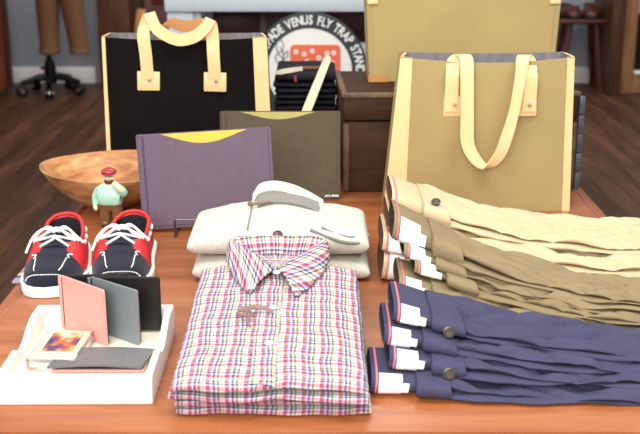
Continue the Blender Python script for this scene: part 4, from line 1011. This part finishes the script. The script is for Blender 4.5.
# ================================================================== chinos
def pants(label, group, matc, matin, xl, L, Rr, seed, wb=0.052, tag_on=True, btn=None, tagf=(0.0, 1.0), xr=0.615, tagw=None):
    """L, Rr = (y front, y back, z bottom, z top) at the waist and at the folded end"""
    r = thing('folded_chinos', label, 'trousers', (xl, (L[0] + L[1]) / 2, TZ), 0, group)
    ox, oy = xl, (L[0] + L[1]) / 2
    def I(x, k):
        q = max(0.0, min(1.0, (x - xl) / (xr - xl))); q = 1 - (1 - q) ** 2.2
        return L[k] + (Rr[k] - L[k]) * q
    # two folded legs
    xs = xl + wb + 0.012
    for hf in (0, 1):
        mb = MB(); sd = seed + hf * 3.7
        sft = 0.010 * nz(sd * 1.7)
        def crease(x, y, k):
            # soft lengthwise folds with sharp valleys, fading in from the hips
            u = nz(x * 4.0 + k, y * 24 - x * 9 + k * 2, k); v = nz(x * 9.0 - k, y * 46 + x * 16, k + 3)
            return 0.007 * (0.35 - (1 - min(1, abs(u) * 2.2)) ** 2) + 0.0035 * (0.3 - (1 - min(1, abs(v) * 2.5)) ** 2) + 0.004 * nz(x * 14 + y * 20, y * 14 - x * 10, k)
        def zmid(x, y): return (I(x, 2) + I(x, 3)) / 2 + 0.005 * nz(x * 7, sd, 2.0) + 0.25 * crease(x, y, seed)
        def top(x, y):
            if hf: return I(x, 3) - 0.0004 + 1.7 * crease(x, y, sd)
            return zmid(x, y) - 0.0004
        def bot(x, y): return zmid(x, y) + 0.0004 if hf else max(0.0008 , I(x, 2) + 0.0008 + (0.7 * crease(x, y, seed - 2) if I(x, 2) > 0.003 else 0))
        yfl = lambda x: I(x, 0) - oy + (0.005 if hf else 0) + sft + 0.012 * nz(x * 6, sd) + 0.008 * nz(x * 15, sd + 5)
        ybl = lambda x: I(x, 1) - oy + 0.008 * nz(x * 5, sd + 9)
        pillow(mb, xs - xl, xr - xl + 0.006 * nz(sd), lambda x: yfl(x + xl), lambda x: ybl(x + xl), lambda x, y: top(x + xl, y), lambda x, y: bot(x + xl, y), 110, 50, 3.0)
        mb.build('leg', matc, r)
    # waistband: an open flattened loop
    yc = (I(xl, 0) + I(xl, 1)) / 2 - oy; n = 44
    def ring(x, th, off):
        xx = xl + x; hw = (I(xx, 1) - I(xx, 0)) / 2 * 0.97 + off; hh = (I(xx, 3) - I(xx, 2)) / 2 * (1.02 - 0.06 * x / wb) + off
        zc = (I(xx, 2) + I(xx, 3)) / 2
        wv = 1 + 0.05 * nz(math.cos(th) * 1.5 + seed, math.sin(th) * 1.5, seed)
        sl = 0.012 * math.sin(th) * 0 - 0.010 * (1 - x / wb) * 0
        return Vector((x + 0.10 * (zc - 0 + hh * sup(math.sin(th), 0.6) - zc) * 1.2, yc + hw * wv * sup(math.cos(th), 0.55), zc + hh * sup(math.sin(th), 0.62) * (1 if off >= 0 else 1)))
    st_ = [(0.0, 0.0), (0.002, 0.0012), (wb * .5, 0.0012), (wb, 0.0), (wb + 0.02, -0.003)]
    mb = MB(); mb.grid(lambda i, j: ring(st_[i][0], 2 * PI * j / n, st_[i][1]), len(st_), n, cv=True)
    wbn = mb.build('waistband', matc, r, recalc=False)
    mb = MB(); it = [(0.0, 0.0), (0.002, -0.0022), (wb * .6, -0.0035), (wb, -0.004)]
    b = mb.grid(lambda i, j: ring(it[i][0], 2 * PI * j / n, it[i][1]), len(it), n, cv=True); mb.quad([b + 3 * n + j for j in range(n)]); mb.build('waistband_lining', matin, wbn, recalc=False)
    mb = MB(); mb.grid(lambda i, j: ring(0.006 + 0.0028 * (i if i < 2 else i - 2) , 2 * PI * j / n, 0.0022), 2, n, cv=True); mb.build('piping', M['pipe'], wbn, recalc=False)
    if tag_on:
        # paper size sticker wrapped on the front face
        mb = MB(); x0 = 0.0105; x1 = tagw or wb * 0.74
        t0 = R(180 - 58) ; t1 = R(180 + 62)
        mb.grid(lambda i, j: ring(x0 + (x1 - x0) * i / 5, t0 + (t1 - t0) * j / 40, 0.0026), 6, 41)
        mb.grid(lambda i, j: ring(x1 + 0.0095 * i / 2, R(180 - 18) + R(34) * j / 15, 0.0026), 3, 16)
        mb.build('size_sticker', M['paper'], wbn, recalc=False)
    # hip yoke with its flap
    mb = MB(); yk0 = wb + 0.004; yk1 = wb + 0.052
    pillow(mb, yk0, yk1, lambda x: I(xl + x, 0) - oy - 0.006 + 0.004 * nz(x * 20, seed), lambda x: I(xl + x, 1) - oy + 0.002, lambda x, y: I(xl + x, 3) + 0.0035 + 0.003 * nz(x * 30, y * 20, seed), lambda x, y: max(0.0005, I(xl + x, 2) + 0.001), 16, 30, 3.0)
    yk = mb.build('yoke', matc, r)
    if btn:
        bx = yk0 + 0.024; zc = (I(xl + bx, 2) + I(xl + bx, 3)) / 2
        if btn == 'front': c = (bx, I(xl + bx, 0) - oy - 0.0075, zc); rt = Matrix.Rotation(R(-12), 3, 'X')
        else: c = (bx, I(xl + bx, 0) - oy + 0.022, I(xl + bx, 3) + 0.0085); rt = Matrix.Rotation(R(-62), 3, 'X')
        mb = MB(); q = 0.0085
        mb.lathe([(0, -0.0018), (q * 0.55, -0.0018), (q * 0.72, -0.0035), (q, -0.0028), (q, 0.001), (0, 0.001)], 22, c, 0, 'y', rt)
        bo = mb.build('button', M['btndark'], yk)
        mb = MB()
        for sx, sz in ((-1, -1), (1, -1), (-1, 1), (1, 1)):
            mb.lathe([(0, -0.0022), (0.001, -0.0022), (0.001, -0.0015)], 8, Vector(c) + rt @ Vector((sx * 0.002, 0, sz * 0.002)), 0, 'y', rt)
        mb.build('thread', M['cord'], bo)
    return r

def stack(label, labels, group, mc, mi, L, Rr, zL, zR, xls, stepL, stepR, seeds, btns, wbs, tags, xrs):
    for k in range(len(xls)):
        pants(labels[k], group, mc, mi, xls[k], (L[0] + stepL[k], L[1] + stepL[k], zL[k], zL[k + 1]), (Rr[0] + stepR[k], Rr[1] + stepR[k], zR[k], zR[k + 1]), seeds[k], wbs[k], tags[k], btns[k], xr=xrs[k])
stack('navy', ['lowest navy chinos of the front stack, lying on the table', 'second navy chinos from the bottom of the front stack, big dark button', 'third navy chinos from the bottom of the front stack', 'topmost navy chinos of the front stack'], 'folded navy chinos', M['navy'], M['navyin'],
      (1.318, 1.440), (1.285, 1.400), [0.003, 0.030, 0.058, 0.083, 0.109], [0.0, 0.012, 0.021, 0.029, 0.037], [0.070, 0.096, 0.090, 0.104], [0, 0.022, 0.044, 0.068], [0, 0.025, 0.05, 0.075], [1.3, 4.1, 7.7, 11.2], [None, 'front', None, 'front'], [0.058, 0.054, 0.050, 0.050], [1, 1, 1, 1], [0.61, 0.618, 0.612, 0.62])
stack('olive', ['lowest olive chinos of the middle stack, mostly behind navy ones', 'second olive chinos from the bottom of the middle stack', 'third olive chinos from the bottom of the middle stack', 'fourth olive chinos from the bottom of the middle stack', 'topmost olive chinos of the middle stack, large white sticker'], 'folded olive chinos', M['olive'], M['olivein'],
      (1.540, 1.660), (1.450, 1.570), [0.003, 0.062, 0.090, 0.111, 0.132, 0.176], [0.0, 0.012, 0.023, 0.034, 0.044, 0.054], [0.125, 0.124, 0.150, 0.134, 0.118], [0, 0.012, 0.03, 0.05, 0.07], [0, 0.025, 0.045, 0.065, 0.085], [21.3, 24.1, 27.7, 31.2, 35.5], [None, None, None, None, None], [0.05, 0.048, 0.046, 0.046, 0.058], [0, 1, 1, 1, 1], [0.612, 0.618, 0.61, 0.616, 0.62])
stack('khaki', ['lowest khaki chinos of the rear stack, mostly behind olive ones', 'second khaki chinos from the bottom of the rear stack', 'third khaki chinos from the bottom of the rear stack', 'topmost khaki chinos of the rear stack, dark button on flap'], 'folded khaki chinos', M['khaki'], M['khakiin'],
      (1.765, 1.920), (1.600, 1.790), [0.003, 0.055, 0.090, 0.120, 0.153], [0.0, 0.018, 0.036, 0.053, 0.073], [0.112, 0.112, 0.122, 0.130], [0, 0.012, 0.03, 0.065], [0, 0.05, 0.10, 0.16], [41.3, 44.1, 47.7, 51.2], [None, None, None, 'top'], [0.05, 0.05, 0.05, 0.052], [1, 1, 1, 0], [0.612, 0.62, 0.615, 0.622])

# ================================================================== light
def area(name, loc, target, size, power, color=(1, 1, 1)):
    l = bpy.data.lights.new(name, 'AREA'); l.shape = 'RECTANGLE'; l.size = size[0]; l.size_y = size[1]; l.energy = power; l.color = color
    o = bpy.data.objects.new(name, l); col.objects.link(o); o.location = loc
    o.rotation_euler = (Vector(target) - Vector(loc)).to_track_quat('-Z', 'Y').to_euler(); return o
area('window_light_front', (-0.5, -1.3, 2.3), (0.05, 1.9, 0.8), (2.2, 1.4), 95, (1.0, 0.97, 0.93))
area('ceiling_lamp_key', (-0.5, 0.9, 3.0), (0.05, 1.9, 0.8), (1.3, 0.9), 34, (1.0, 0.96, 0.90))
area('ceiling_lamp_right', (1.3, 1.3, 3.0), (0.2, 2.0, 0.8), (0.8, 0.8), 26, (1.0, 0.95, 0.88))
area('ceiling_lamp_rear', (0.0, 3.6, 3.0), (0.0, 2.6, 0.6), (1.2, 0.6), 14, (1.0, 0.95, 0.88))
area('ceiling_lamp_back', (-0.6, 6.6, 2.9), (-0.8, 8.2, 0.3), (2.6, 0.6), 45, (1.0, 0.96, 0.92))
area('fill_light_stool', (2.2, 6.2, 2.9), (2.1, 8.1, 0.3), (0.8, 0.5), 26, (1.0, 0.95, 0.9))  # added fill, brightens the dim corner by the door and stool
w = bpy.data.worlds.new('World'); sc.world = w; w.use_nodes = True
w.node_tree.nodes['Background'].inputs[0].default_value = (1.0, 0.98, 0.96, 1); w.node_tree.nodes['Background'].inputs[1].default_value = 0.75

# ================================================================== camera
cd = bpy.data.cameras.new('Camera'); cam = bpy.data.objects.new('Camera', cd); col.objects.link(cam)
cam.location = (0, 0, 1.41); cam.rotation_euler = (R(90 - 16.8), 0, 0)
cd.sensor_width = 36; cd.lens = 1050 / 640 * 36; cd.clip_end = 60
cd.dof.use_dof = True; cd.dof.focus_distance = 1.85; cd.dof.aperture_fstop = 7.0
sc.camera = cam
sc.view_settings.view_transform = 'Standard'; sc.view_settings.look = 'None'; sc.view_settings.gamma = 1; sc.view_settings.use_curve_mapping = False
sc.view_settings.exposure = 0.1
